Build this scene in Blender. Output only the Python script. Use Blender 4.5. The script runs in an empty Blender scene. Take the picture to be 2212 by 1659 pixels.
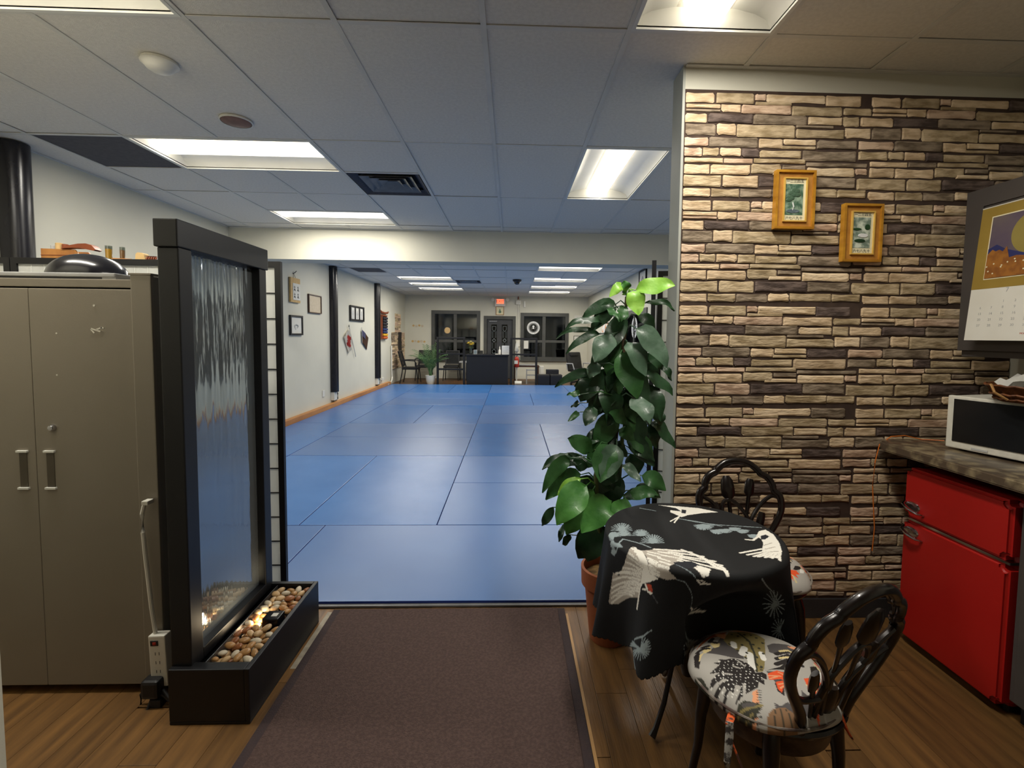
import bpy, bmesh, math, random
import numpy as np
from mathutils import Vector, Matrix
PI = math.pi
COL = bpy.context.scene.collection
SC = bpy.context.scene
# ------------------------------------------------------------------ camera
CZ = 1.42            # eye height
CH = 2.699           # ceiling height
F_PX, PITCH, ROLL, YAW = 1020.0, .0595, .0111, .0314
PPX, PPY = 1136.0, 786.2
_f = Vector((math.sin(YAW)*math.cos(PITCH), math.cos(YAW)*math.cos(PITCH), -math.sin(PITCH)))
_r0 = Vector((math.cos(YAW), -math.sin(YAW), 0)); _u0 = _r0.cross(_f)
_r = _r0*math.cos(ROLL)+_u0*math.sin(ROLL); _u = -_r0*math.sin(ROLL)+_u0*math.cos(ROLL)
cam = bpy.data.cameras.new('camera'); camo = bpy.data.objects.new('camera', cam); COL.objects.link(camo)
camo.matrix_world = Matrix(((_r.x,_u.x,-_f.x,0),(_r.y,_u.y,-_f.y,0),(_r.z,_u.z,-_f.z,CZ),(0,0,0,1)))
cam.sensor_width = 36; cam.lens = F_PX/2212*36
cam.shift_x = -(PPX-1106)/2212; cam.shift_y = (PPY-829.5)/2212
cam.clip_start = .05; cam.clip_end = 200
SC.camera = camo
def at(ax, val, u, v):
    """point of the plane axis=val that the survey pixel u,v measures"""
    d = _f+_r*((u-PPX)/F_PX)-_u*((v-PPY)/F_PX); o = Vector((0,0,CZ))
    return o+d*((val-o[ax])/d[ax])
# ------------------------------------------------------------------ world, exposure
W = bpy.data.worlds.new('night'); SC.world = W; W.use_nodes = True
W.node_tree.nodes['Background'].inputs[0].default_value = (.012,.02,.035,1)
W.node_tree.nodes['Background'].inputs[1].default_value = .25
SC.view_settings.view_transform = 'Standard'; SC.view_settings.look = 'None'
SC.view_settings.gamma = 1; SC.view_settings.use_curve_mapping = False
SC.view_settings.exposure = 0.3
LENS_E = 3.0; LAMP_W = 24.0
SC.cycles.use_denoising = True
SC.cycles.max_bounces = 8; SC.cycles.diffuse_bounces = 5; SC.cycles.sample_clamp_indirect = 6
# ------------------------------------------------------------------ materials
def lin(c):
    if isinstance(c, str):
        c = tuple(int(c[i:i+2],16)/255 for i in (0,2,4))
    return tuple((x/12.92 if x<=.04045 else ((x+.055)/1.055)**2.4) for x in c)+(1,)
def mat(name, col, rough=.5, metal=0, col2=None, scale=8, stretch=(1,1,1), mixr=(.35,.65), bump=0, bscale=40, emit=0, emcol=None,
        alpha=1, attr=None, trans=0, spec=.5, detail=4, coord='Object', rand=0, coat=0, bstretch=None, ior=1.45):
    m = bpy.data.materials.new(name); m.use_nodes = True; nt = m.node_tree; b = nt.nodes['Principled BSDF']
    b.inputs['Roughness'].default_value = rough; b.inputs['Metallic'].default_value = metal
    b.inputs['Specular IOR Level'].default_value = spec; b.inputs['IOR'].default_value = ior
    b.inputs['Base Color'].default_value = lin(col); m.diffuse_color = lin(col)
    if coat: b.inputs['Coat Weight'].default_value = coat
    if alpha < 1: b.inputs['Alpha'].default_value = alpha
    if trans: b.inputs['Transmission Weight'].default_value = trans
    if emit:
        b.inputs['Emission Color'].default_value = lin(emcol or col); b.inputs['Emission Strength'].default_value = emit
    tc = nt.nodes.new('ShaderNodeTexCoord')
    def nz(sc, st, det):
        mp = nt.nodes.new('ShaderNodeMapping'); mp.inputs['Scale'].default_value = st
        nt.links.new(tc.outputs[coord], mp.inputs[0])
        n = nt.nodes.new('ShaderNodeTexNoise'); n.inputs['Scale'].default_value = sc; n.inputs['Detail'].default_value = det
        nt.links.new(mp.outputs[0], n.inputs['Vector']); return n
    if col2 is not None:
        n = nz(scale, stretch, detail); r = nt.nodes.new('ShaderNodeValToRGB')
        r.color_ramp.elements[0].position = mixr[0]; r.color_ramp.elements[1].position = mixr[1]
        r.color_ramp.elements[0].color = lin(col); r.color_ramp.elements[1].color = lin(col2)
        nt.links.new(n.outputs['Fac'], r.inputs[0]); out = r.outputs[0]
        if rand:
            oi = nt.nodes.new('ShaderNodeObjectInfo'); hs = nt.nodes.new('ShaderNodeHueSaturation')
            mr = nt.nodes.new('ShaderNodeMapRange'); mr.inputs[3].default_value = 1-rand; mr.inputs[4].default_value = 1+rand
            nt.links.new(oi.outputs['Random'], mr.inputs[0]); nt.links.new(mr.outputs[0], hs.inputs['Value'])
            nt.links.new(out, hs.inputs['Color']); out = hs.outputs[0]
        nt.links.new(out, b.inputs['Base Color'])
    if attr:
        a = nt.nodes.new('ShaderNodeAttribute'); a.attribute_name = attr
        nt.links.new(a.outputs['Color'], b.inputs['Base Color'])
    if bump:
        n = nz(bscale, bstretch or stretch, 3); bp = nt.nodes.new('ShaderNodeBump'); bp.inputs['Strength'].default_value = bump
        bp.inputs['Distance'].default_value = .01
        nt.links.new(n.outputs['Fac'], bp.inputs['Height']); nt.links.new(bp.outputs[0], b.inputs['Normal'])
    return m
M = {}
def D(name, *a, **k): M[name] = mat(name, *a, **k)
D('wall_paint','d0cdbd',.75,col2='cac7b8',scale=1.5,bump=.05,bscale=150)
D('trim_paint','a5a79f',.6,col2='9a9c94',scale=3)
D('beam_paint','d0cdbd',.75,col2='cac7b8',scale=2)
D('ceiling_tile','dfdbd2',.9,col2='d6d2c9',scale=60,bump=.35,bscale=260)
D('grid_metal','d4d2cb',.7,col2='cbc9c2',scale=5)
D('dark_tile','4b4b52',.8,col2='43434a',scale=30)
D('white_metal','dcdcd6',.35,col2='d2d2cb',scale=4)
D('reflector','e8e8e2',.3,col2='e0e0da',scale=4)
D('lens','fffdf4',.4,emit=LENS_E,emcol=(1,.965,.90))
D('lens_far','fffdf4',.4,emit=LENS_E,emcol=(1,.965,.90))
D('black_gloss','0d0d10',.22,col2='15151a',scale=6,coat=.3)
D('black_satin','0d0d10',.42,col2='121215',scale=9)
D('black_matte','121214',.7,col2='1a1a1d',scale=12)
D('pipe_black','17161a',.25,col2='1e1d22',scale=4)
D('baseboard','2b2a2b',.5,col2='333132',scale=6)
D('mat_long','3568a6',.27,col2='3b6eac',scale=2.5,bump=.12,bscale=220,bstretch=(1,5,1),spec=.7,rand=.05)
D('mat_cross','4469a0',.30,col2='4a6fa4',scale=2.5,bump=.12,bscale=220,bstretch=(5,1,1),spec=.7,rand=.07)  # same blue mats; the greyer tint stands in for how crosswise ones reflect light
D('mat_edge','152f80',.6,col2='122a74',scale=5)
D('floor_sub','3a2c20',.8,col2='2f241b',scale=5)
D('plank','7d5a31',.40,col2='543c23',scale=3.2,stretch=(9,.9,1),mixr=(.3,.72),bump=.12,bscale=14,bstretch=(14,1,1),rand=.16,detail=8)
D('plank_dark','6b4a2b',.45,col2='432c1b',scale=3.2,stretch=(9,.9,1),rand=.2,detail=8)
D('strip_wood','b98e58',.5,col2='a07a4b',scale=4,stretch=(3,1,1))
D('grey_metal','7a7a7a',.45,metal=.3,col2='6d6d6d',scale=10)
D('rug','4a3833',.95,col2='5a4640',scale=90,mixr=(.4,.7),bump=.8,bscale=230)
D('rug_edge','3a2c2b',.9,col2='33282a',scale=30,bump=.3,bscale=200)
D('tape','a59a86',.7,col2='8f8677',scale=25)
D('ledge_wood','c48a4f',.45,col2='a26a35',scale=3,stretch=(6,.6,2),mixr=(.3,.7),detail=7)
D('mortar','3d2f28',.9,col2='4a3a30',scale=20)
STONE = []
for i,(c1,c2) in enumerate((('dcc2a0','b59b79'),('c2ad8c','94805f'),('d8bba0','ab8d74'),('e8d0ae','cbb08a'),('6f5f57','473a34'),('9c8b76','6a5b49'))):
    D('stone_%d'%i,c1,.8,col2=c2,scale=13,stretch=(1,1,3.2),mixr=(.40,.62),bump=.6,bscale=26,bstretch=(1,1,3),rand=.10,detail=6)
    STONE.append(M['stone_%d'%i])
D('cabinet','857d70',.42,col2='81796b',scale=2,bump=.03,bscale=200,spec=.45)
D('cabinet_side','7d776a',.45,col2='777163',scale=2)
D('recess_shade','564e41',.5,col2='4e473b',scale=4)
D('chip','d8d4c8',.6,col2='cfcabd',scale=20)
D('chrome','c8c8cc',.12,metal=1,col2='b5b5ba',scale=5)
D('steel','9a9a9c',.3,metal=.9,col2='88888a',scale=8)
D('mirror_glass','a4a8a8',.05,metal=.78,col2='a2adb4',scale=3,bump=.10,bscale=34,bstretch=(1,1,.10))
D('pebble_0','c79a62',.35,col2='8f6233',scale=28,coat=.4,rand=.12)
D('pebble_1','d9b98c',.35,col2='b08a5a',scale=28,coat=.4,rand=.12)
D('pebble_2','e0d3ba',.35,col2='b9a98c',scale=28,coat=.4,rand=.08)
D('pebble_3','a86a3a',.35,col2='7c4726',scale=28,coat=.4,rand=.12)
D('lamp_glow','fff3df',.4,emit=34,emcol=(1,.85,.6))
D('white_plastic','dedbd0',.4,col2='d4d1c6',scale=6)
D('black_plastic','18181a',.45,col2='202023',scale=10)
D('paper','d8d5ca',.85,col2='dedcd3',scale=6)
D('shoji_paper','e2e2dc',.8,col2='d8d8d2',scale=9)
D('red_enamel','a81a15',.4,col2='a01712',scale=3,coat=.05)
D('red_plastic','b5301f',.4,col2='a3281a',scale=6)
D('laminate','54473a',.32,col2='9a8b6c',scale=18,mixr=(.45,.72),detail=9,coat=.15)
D('dark_grey_paint','4b4643',.45,col2='45403e',scale=4)
D('microwave_white','dcd9cc',.4,col2='d2cfc2',scale=40,bump=.1,bscale=400)
D('microwave_glass','131416',.18,col2='1a1b1d',scale=6)
D('wicker','7d4a26',.6,col2='55301a',scale=30,bump=.5,bscale=60)
D('wicker_light','b48a55',.6,col2='9a7040',scale=30)
D('tissue','efeee8',.9,col2='e4e3dc',scale=12,bump=.3,bscale=30)
D('orange_cord','e07a2a',.5,col2='d06c20',scale=20)
D('terracotta','9f5a34',.75,col2='8a4a2a',scale=7,mixr=(.3,.7),bump=.08,bscale=60)
D('soil_moss','8a6a3c',.9,col2='5e4728',scale=30,bump=.8,bscale=60)
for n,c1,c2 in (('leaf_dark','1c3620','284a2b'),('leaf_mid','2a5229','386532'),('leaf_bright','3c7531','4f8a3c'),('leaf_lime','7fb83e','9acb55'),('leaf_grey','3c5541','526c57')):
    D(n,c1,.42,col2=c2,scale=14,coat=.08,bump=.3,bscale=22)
D('stem_green','4a5a30',.6,col2='5c5a34',scale=14)
D('stem_brown','4b3d26',.7,col2='3c301e',scale=20)
D('cloth_black','0c0c0e',.8,attr='print',bump=.15,bscale=500)
D('cushion_print','b9b5ad',.75,attr='print',bump=.1,bscale=500)
D('cushion_side','5a4a44',.8,col2='8a8278',scale=16,mixr=(.45,.55))
D('tie_orange','e8632a',.8,col2='5b3a30',scale=60,mixr=(.48,.56))
D('tie_grey','a8a49c',.8,col2='3a3330',scale=60,mixr=(.48,.56))
D('bronze','120d0c',.28,metal=.25,col2='1d1411',scale=14,coat=.3,spec=.6)
D('bronze_warm','5a4a3e',.35,metal=.45,col2='251a15',scale=14)
D('gold_frame','c9922f',.35,col2='a87222',scale=8,stretch=(1,1,3),metal=.1)
D('gold_light','dcb45c',.4,col2='c99f48',scale=8)
D('mat_tan','bb8438',.7,col2='ae7831',scale=40)
D('cream','e8e0bd',.8,col2='ddd4b0',scale=10)
D('ink','2a2a2c',.7,col2='333336',scale=10)
D('grey_ink','a9a9a8',.8,col2='b8b8b6',scale=10)
D('ink_red','b5402a',.7,col2='a23723',scale=10)
D('pic_green','3f5f4a',.8,col2='8aa08a',scale=40,mixr=(.4,.62))
D('pic_river','6e7f70',.8,col2='cfd6c4',scale=24,mixr=(.42,.58))
D('pic_blue','7f8f98',.8,col2='4c5a60',scale=40)
D('calendar_gold','9c8238',.6,col2='8f762f',scale=5)
D('calendar_sky','574a5c',.7,col2='6b5f5a',scale=6)
D('calendar_blue','2a2f66',.7,col2='232858',scale=8)
D('calendar_orange','9c6424',.7,col2='84501c',scale=30,mixr=(.4,.6))
D('calendar_moon','867838',.7,col2='938444',scale=8)
D('frame_black','17171a',.4,col2='1f1f22',scale=9)
D('frame_brown','4a2e1e',.45,col2='3a2418',scale=9)
D('scroll_tan','cfae78',.8,col2='c2a06a',scale=20)
D('beige_print','cdbfa8',.8,col2='c2b49c',scale=24)
D('oak','b57c40',.45,col2='9a6432',scale=6,stretch=(4,1,1))
D('redwood','8e4a2a',.45,col2='74391f',scale=6,stretch=(1,1,.3))
D('yellow_oil','e0a41e',.3,col2='cf9414',scale=6)
D('brown_jar','9a6a38',.35,col2='84562c',scale=6)
D('clear_plastic','d5dcd8',.15,alpha=.45,col2='c8d0cc',scale=5)
D('desk_navy','0b0d16',.5,col2='090b12',scale=4)
D('window_grey','4c4c49',.5,col2='44443f',scale=6)
D('door_grey','3f4042',.5,col2='38393b',scale=6)
D('leaded','aab4b8',.3,metal=.6,col2='98a2a6',scale=10)
D('silver_tray','a5a5a3',.4,col2='98989a',scale=8)
D('niche_dark','1c1614',.7,col2='241c1a',scale=8)
D('belt_black','1a1c22',.8,col2='242630',scale=30)
D('belt_blue','1f2f55',.8,col2='27386a',scale=30)
D('belt_yellow','d8a62a',.8,col2='c29222',scale=30)
D('belt_orange','c8622a',.8,col2='b45420',scale=30)
D('flag_white','dedad0',.85,col2='d2cec4',scale=10)
D('flag_red','b8322a',.85,col2='a82c25',scale=10)
D('flag_blue','3a3a5a',.85,col2='32324f',scale=10)
D('petal','ecd02a',.6,col2='f2e27a',scale=18)
D('petal_white','e8e4c0',.6,col2='dfdab0',scale=18)
D('palm_leaf','3c5a34',.5,col2='5a7a4c',scale=10)
D('exit_red','ff5a3c',.5,emit=1.6,emcol='ff6a48')
D('exit_dark','8a2a1a',.5,emit=.4,emcol='b03a28')
D('exit_white','d8cfc6',.5,col2='cfc6bd',scale=8)
D('chair_black','0e0e10',.6,col2='141416',scale=14)
D('chair_mesh','16181a',.8,col2='1d2020',scale=60,alpha=.75)
D('leather_grey','1c1b1b',.5,col2='232222',scale=10)
D('sign_white','e4e4e2',.6,col2='dadad8',scale=9)
D('asphalt','1c1c1e',.9,col2='242426',scale=12)
D('car_body','4a5256',.3,col2='40484c',scale=4)
D('street_glow','ffc98a',.5,emit=5,emcol='ffb870')
D('poster_colors','c98a5a',.7,col2='d8dcd8',scale=9,mixr=(.4,.6))
def glass(name, tint, refl):
    m = bpy.data.materials.new(name); m.use_nodes = True; nt = m.node_tree; nt.nodes.clear()
    o = nt.nodes.new('ShaderNodeOutputMaterial'); mx = nt.nodes.new('ShaderNodeMixShader'); t = nt.nodes.new('ShaderNodeBsdfTransparent'); g = nt.nodes.new('ShaderNodeBsdfGlossy')
    t.inputs[0].default_value = lin(tint); g.inputs['Roughness'].default_value = .05; mx.inputs[0].default_value = refl
    nt.links.new(t.outputs[0], mx.inputs[1]); nt.links.new(g.outputs[0], mx.inputs[2]); nt.links.new(mx.outputs[0], o.inputs[0]); M[name] = m
def translucent(name, col):
    m = M[name]; nt = m.node_tree; b_ = nt.nodes['Principled BSDF']; o = nt.nodes['Material Output']; t = nt.nodes.new('ShaderNodeBsdfTranslucent'); t.inputs[0].default_value = lin(col); mx = nt.nodes.new('ShaderNodeMixShader'); mx.inputs[0].default_value = .5
    nt.links.new(b_.outputs[0], mx.inputs[1]); nt.links.new(t.outputs[0], mx.inputs[2]); nt.links.new(mx.outputs[0], o.inputs[0])
translucent('shoji_paper','f4f4ee')
glass('night_glass','8f989c',.10); glass('jar_glass','d8dcd8',.12)
# ------------------------------------------------------------------ geometry helpers
class B:
    def __init__(s): s.bm = bmesh.new()
    def box(s, lo, hi, bev=0, mtx=None):
        lo, hi = Vector(lo), Vector(hi); r = bmesh.ops.create_cube(s.bm, size=1)
        v = r['verts']; sz = hi-lo; c = (lo+hi)/2
        for q in v: q.co = Vector((q.co.x*sz.x+c.x, q.co.y*sz.y+c.y, q.co.z*sz.z+c.z))
        if bev:
            e = list({e for q in v for e in q.link_edges}); r2 = bmesh.ops.bevel(s.bm, geom=e, offset=bev, segments=2, profile=.6, affect='EDGES'); v = list({q for f in r2['faces'] for q in f.verts} | {q for q in v if q.is_valid})
        if mtx is not None:
            for q in v: q.co = mtx @ q.co
        return s
    def tube(s, pts, r, n=8, cap=True, flat=1.0, up=None):
        pts = [Vector(p) for p in pts]; k = len(pts); rs = r if isinstance(r,(list,tuple)) else [r]*k
        ref = Vector(up) if up else Vector((0,0,1)); rings = []
        for i,p in enumerate(pts):
            t = (pts[min(i+1,k-1)]-pts[max(i-1,0)]).normalized()
            a = t.cross(ref)
            if a.length < .05: a = t.cross(Vector((1,0,0)))
            a.normalize(); b = t.cross(a).normalized()
            rings.append([s.bm.verts.new(p+a*(rs[i]*math.cos(2*PI*j/n))+b*(rs[i]*flat*math.sin(2*PI*j/n))) for j in range(n)])
        for i in range(k-1):
            for j in range(n): s.bm.faces.new((rings[i][j],rings[i][(j+1)%n],rings[i+1][(j+1)%n],rings[i+1][j]))
        if cap:
            s.bm.faces.new(rings[0][::-1]); s.bm.faces.new(rings[-1])
        return s
    def lathe(s, prof, n=24, c=(0,0,0), mtx=None, sx=1, sy=1):
        rings = []
        for r,z in prof:
            if r < 1e-5: rings.append([s.bm.verts.new((0,0,z))])
            else: rings.append([s.bm.verts.new((r*sx*math.cos(2*PI*j/n), r*sy*math.sin(2*PI*j/n), z)) for j in range(n)])
        for a,b in zip(rings, rings[1:]):
            for j in range(n):
                j2 = (j+1)%n
                if len(a)==1 and len(b)==1: continue
                if len(a)==1: s.bm.faces.new((a[0],b[j2],b[j]))
                elif len(b)==1: s.bm.faces.new((a[j],a[j2],b[0]))
                else: s.bm.faces.new((a[j],a[j2],b[j2],b[j]))
        for ring in rings:
            for q in ring: q.co = (mtx @ q.co if mtx is not None else q.co)+Vector(c)
        return s
    def prism(s, poly, z0, z1, mtx=None):
        a = [s.bm.verts.new((x,y,z0)) for x,y in poly]; b = [s.bm.verts.new((x,y,z1)) for x,y in poly]; n = len(poly)
        s.bm.faces.new(a[::-1]); s.bm.faces.new(b)
        for i in range(n): s.bm.faces.new((a[i],a[(i+1)%n],b[(i+1)%n],b[i]))
        if mtx is not None:
            for q in a+b: q.co = mtx @ q.co
        return s
    def obj(s, name, m, parent=None, smooth=False, loc=None, rz=0):
        bmesh.ops.recalc_face_normals(s.bm, faces=s.bm.faces)
        me = bpy.data.meshes.new(name); s.bm.to_mesh(me); s.bm.free()
        if smooth:
            me.polygons.foreach_set('use_smooth', [True]*len(me.polygons))
            try: me.set_sharp_from_angle(angle=math.radians(40))
            except Exception: pass
        me.materials.append(M[m] if isinstance(m,str) else m)
        o = bpy.data.objects.new(name, me); COL.objects.link(o)
        if parent is not None: o.parent = parent
        if loc is not None: o.location = loc
        if rz: o.rotation_euler.z = rz
        return o
def thing(name, label, cat, loc=(0,0,0), rz=0, group=None):
    o = bpy.data.objects.new(name, None); COL.objects.link(o); o.location = loc; o.rotation_euler.z = rz; o.empty_display_size = .1
    return tag(o, label, cat, group)
def tag(o, label, cat, group=None):
    o['label'] = label; o['category'] = cat
    if group: o['group'] = group
    return o
def struct(o): o['kind'] = 'structure'; return o
def copy_tree(o, parent=None):
    c = o.copy(); COL.objects.link(c); c.parent = parent
    for ch in list(o.children): copy_tree(ch, c)
    return c
def frameX(x0, x1, z0, z1, w, y0, y1):      # rectangular picture/window frame facing -Y
    b = B(); b.box((x0,y0,z1-w),(x1,y1,z1)); b.box((x0,y0,z0),(x1,y1,z0+w)); b.box((x0,y0,z0+w),(x0+w,y1,z1-w)); b.box((x1-w,y0,z0+w),(x1,y1,z1-w)); return b
def frameY(y0, y1, z0, z1, w, x0, x1):
    b = B(); b.box((x0,y0,z1-w),(x1,y1,z1)); b.box((x0,y0,z0),(x1,y1,z0+w)); b.box((x0,y0,z0+w),(x1,y0+w,z1-w)); b.box((x0,y1-w,z0+w),(x1,y1,z1-w)); return b
def text(s, size, m, name, parent, mtx, depth=.0008, align='CENTER'):
    c = bpy.data.curves.new(name,'FONT'); c.body = s; c.size = size; c.extrude = depth; c.align_x = align; c.align_y = 'CENTER'
    t = bpy.data.objects.new(name, c); COL.objects.link(t); dg = bpy.context.evaluated_depsgraph_get(); dg.update()
    me = bpy.data.meshes.new_from_object(t.evaluated_get(dg)); me.transform(mtx); bpy.data.objects.remove(t)
    me.materials.clear(); me.materials.append(M[m]); o = bpy.data.objects.new(name, me); COL.objects.link(o); o.parent = parent; return o
FACE_CAM = Matrix(((1,0,0,0),(0,0,-1,0),(0,1,0,0),(0,0,0,1)))      # text in XZ, read from -Y
FACE_L = Matrix(((0,0,-1,0),(-1,0,0,0),(0,1,0,0),(0,0,0,1)))       # read from -X (on a plane facing -X)
FACE_R = Matrix(((0,0,1,0),(1,0,0,0),(0,1,0,0),(0,0,0,1)))         # read from +X
def raster(prims, cols, base, half, N):
    img = np.empty((N,N,3),np.float32); img[:] = base; px = 2*half/N; g = (np.arange(N)+.5)*px-half
    for p in prims:
        c = cols[p[0]]; w = p[1]/10000.; q = np.array(p[2:],float)/1000.; xs, ys = q[0::2], q[1::2]
        i0 = max(0,int((xs.min()-w+half)/px)-1); i1 = min(N,int((xs.max()+w+half)/px)+2); j0 = max(0,int((ys.min()-w+half)/px)-1); j1 = min(N,int((ys.max()+w+half)/px)+2)
        if i1<=i0 or j1<=j0: continue
        X, Y = np.meshgrid(g[i0:i1], g[j0:j1])
        if w > 0:
            ax,ay,bx,by = q; dx,dy = bx-ax,by-ay; L = dx*dx+dy*dy+1e-12; t = np.clip(((X-ax)*dx+(Y-ay)*dy)/L,0,1)
            m = np.hypot(X-ax-t*dx, Y-ay-t*dy) <= w
        else:
            m = np.zeros(X.shape,bool); k = len(xs); j = k-1
            for i in range(k):
                cnd = (ys[i]>Y)!=(ys[j]>Y); dn = ys[j]-ys[i]; dn = dn if abs(dn)>1e-9 else 1e-9
                m ^= cnd & (X < (xs[j]-xs[i])*(Y-ys[i])/dn+xs[i]); j = i
        img[j0:j1,i0:i1][m] = c
    return img
def lookup(img, half, x, y):
    N = img.shape[0]; i = np.clip(((x+half)/(2*half)*N).astype(int),0,N-1); j = np.clip(((y+half)/(2*half)*N).astype(int),0,N-1); return img[j,i]
def mesh_np(name, verts, faces, m, parent, colors=None, smooth=True):
    me = bpy.data.meshes.new(name); me.vertices.add(len(verts)); me.vertices.foreach_set('co', np.asarray(verts,np.float32).ravel())
    k = faces.shape[1]; me.loops.add(faces.size); me.loops.foreach_set('vertex_index', faces.astype(np.int32).ravel())
    me.polygons.add(len(faces)); me.polygons.foreach_set('loop_start', np.arange(0,faces.size,k,dtype=np.int32))
    me.update(calc_edges=True); me.validate()
    if smooth: me.polygons.foreach_set('use_smooth',[True]*len(me.polygons))
    if colors is not None:
        a = me.color_attributes.new('print','FLOAT_COLOR','POINT'); c = np.ones((len(verts),4),np.float32); c[:,:3] = colors; a.data.foreach_set('color', c.ravel())
    me.materials.append(M[m]); o = bpy.data.objects.new(name, me); COL.objects.link(o)
    if parent is not None: o.parent = parent
    return o
# ------------------------------------------------------------------ room shell
XL, XR, YF = -3.45, 2.5, 15.5
ML = .025     # mat thickness
MEND = 13.36; MY0 = 2.414
def slab(name, lo, hi, m='wall_paint', parent=None):
    o = B().box(lo,hi).obj(name, m, parent); 
    return struct(o) if parent is None else o
wl = slab('wall_left', (XL-.12,-1.6,0),(XL,YF+.12,CH+.1))
# right wall with windows: pieces round the openings
WR = [(5.0,8.1,.62,2.0),(8.65,11.5,.88,1.97)]
wr = struct(B().box((XR,-1.6,0),(XR+.12,WR[0][0],CH+.1)).obj('wall_right','wall_paint'))
b = B(); b.box((XR,WR[0][1],0),(XR+.12,WR[1][0],CH+.1)); b.box((XR,WR[1][1],0),(XR+.12,YF+.12,CH+.1))
for y0,y1,z0,z1 in WR: b.box((XR,y0,0),(XR+.12,y1,z0)); b.box((XR,y0,z1),(XR+.12,y1,CH+.1))
b.obj('wall_section','wall_paint',wr)
slab('wall_back', (XL-.12,-1.72,0),(XR+.12,-1.6,CH+.1))
# far wall with two windows and a door opening
FWN = [(-2.60,-1.02,.60,2.215),(.30,1.875,.62,2.17)]; DR = (-.90,.14,0,2.055)
fb = B(); ops = [FWN[0], DR, FWN[1]]; x = XL-.12
for x0,x1,z0,z1 in ops:
    fb.box((x,YF,0),(x0,YF+.14,CH+.1)); 
    if z0>0: fb.box((x0,YF,0),(x1,YF+.14,z0))
    fb.box((x0,YF,z1),(x1,YF+.14,CH+.1)); x = x1
fb.box((x,YF,0),(XR+.12,YF+.14,CH+.1)); struct(fb.obj('wall_far','wall_paint'))
slab('wall_entry', (XL,1.08,0),(-1.297,1.2,CH+.05), 'wall_paint')
# stone clad wall between kitchen and training hall
SW0, SW1 = 2.292, 2.412; SX = .812
sw = struct(B().box((SX,SW0,0),(XR,SW1,CH+.05)).obj('wall_stone','wall_paint'))
B().box((SX+.001,SW0-.003,.10),(XR,SW0,2.597)).obj('mortar_bed','mortar',sw)
struct(B().box((SX-.012,SW0-.008,0),(SX,SW1+.008,CH)).obj('trim_1','trim_paint'))
struct(B().box((SX,SW0-.014,0),(XR,SW0,.10),.002).obj('baseboard_kitchen','baseboard'))
STN = [[0,143,453,502,0],[150,334,454,503,1],[337,391,471,502,2],[392,681,462,502,3],[340,518,450,467,1],[682,856,453,504,4],[6,174,429,449,0],[6,174,413,426,5],[175,271,413,450,0],[273,516,408,451,2],[519,766,405,451,1],[771,910,413,448,1],[-51,110,362,406,0],[113,330,365,407,4],[333,596,362,409,5],[600,767,365,402,3],[771,852,359,407,1],[7,154,303,358,5],[157,252,306,362,0],[254,539,299,360,1],[543,727,349,363,5],[542,780,301,345,1],[783,911,305,355,3],[-54,120,253,295,2],[123,361,252,300,5],[364,482,251,296,0],[484,645,269,297,3],[475,645,249,265,1],[648,845,254,296,4],[-53,91,205,247,2],[94,173,209,249,1],[176,280,209,249,0],[282,368,206,248,4],[369,575,206,242,1],[580,845,195,246,0],[6,194,175,200,0],[197,340,177,201,2],[343,597,180,203,1],[600,903,170,190,5],[5,130,123,170,0],[133,327,123,170,0],[331,479,130,178,1],[483,599,153,175,5],[438,600,126,147,3],[605,841,123,166,3],[843,903,134,165,2],[-55,188,63,119,1],[194,368,64,121,1],[372,631,70,121,4],[633,846,71,121,5],[3,137,16,57,0],[140,279,17,58,1],[281,438,18,58,5],[439,544,23,63,3],[547,757,24,65,1],[758,900,25,63,1]]
random.seed(11)
cand = []
PXP, PZP = .908, .502
for kz in range(-2,5):
    for kx in range(-1,3):
        for (x0,x1,z0,z1,c) in STN:
            a0 = SX+x0/1000+kx*PXP; a1 = SX+x1/1000+kx*PXP; c0 = 1.076+z0/1000+kz*PZP; c1 = 1.076+z1/1000+kz*PZP
            left = x0/1000 if kx==0 else 1
            a0 = max(a0,SX+.003); a1 = min(a1,XR-.004); c0 = max(c0,.112); c1 = min(c1,2.592)
            if a1-a0 < .02 or c1-c0 < .008: continue
            col = c
            if random.random() < .10: col = random.choice((0,1,5,2))
            cand.append((a0,a1,c0,c1,col))
cand.sort(key=lambda t: -(t[1]-t[0])*(t[3]-t[2])*(.35 if t[0]>2.1 and t[2]<1.3 else 1))
def stone(bm, a0, a1, c0, c1):
    g = .0016; a0 += g; a1 -= g; c0 += g*.6; c1 -= g*.6; w = a1-a0; h = c1-c0; j = min(.005,h*.12)
    ch = min(.012,h*.3); R = lambda: random.uniform(-j,j)
    pts = [(a0,c0+ch*random.random()),(a0+ch*random.random(),c0),(a0+w*.33,c0+abs(R())),(a0+w*.66,c0+abs(R())),(a1-ch*random.random(),c0),(a1,c0+ch*random.random()),
           (a1,c1-ch*random.random()),(a1-ch*random.random(),c1),(a0+w*.62,c1-abs(R())),(a0+w*.3,c1-abs(R())),(a0+ch*random.random(),c1),(a0,c1-ch*random.random())]
    d = random.uniform(.003,.007); cx = (a0+a1)/2; cz = (c0+c1)/2; ins = min(.006,h*.2); n = len(pts)
    r0 = [bm.verts.new((x,SW0-.003,z)) for x,z in pts]; r1 = [bm.verts.new((x,SW0-.003-d*.75,z)) for x,z in pts]
    r2 = []
    for x,z in pts:
        sx = 1 if x<cx else -1; sz = 1 if z<cz else -1
        r2.append(bm.verts.new((x+sx*min(ins,w*.3),SW0-.003-d-random.uniform(0,.002),z+sz*ins)))
    for A,Bq in ((r0,r1),(r1,r2)):
        for i in range(n): bm.faces.new((A[i],A[(i+1)%n],Bq[(i+1)%n],Bq[i]))
    bm.faces.new(r2)
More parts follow.
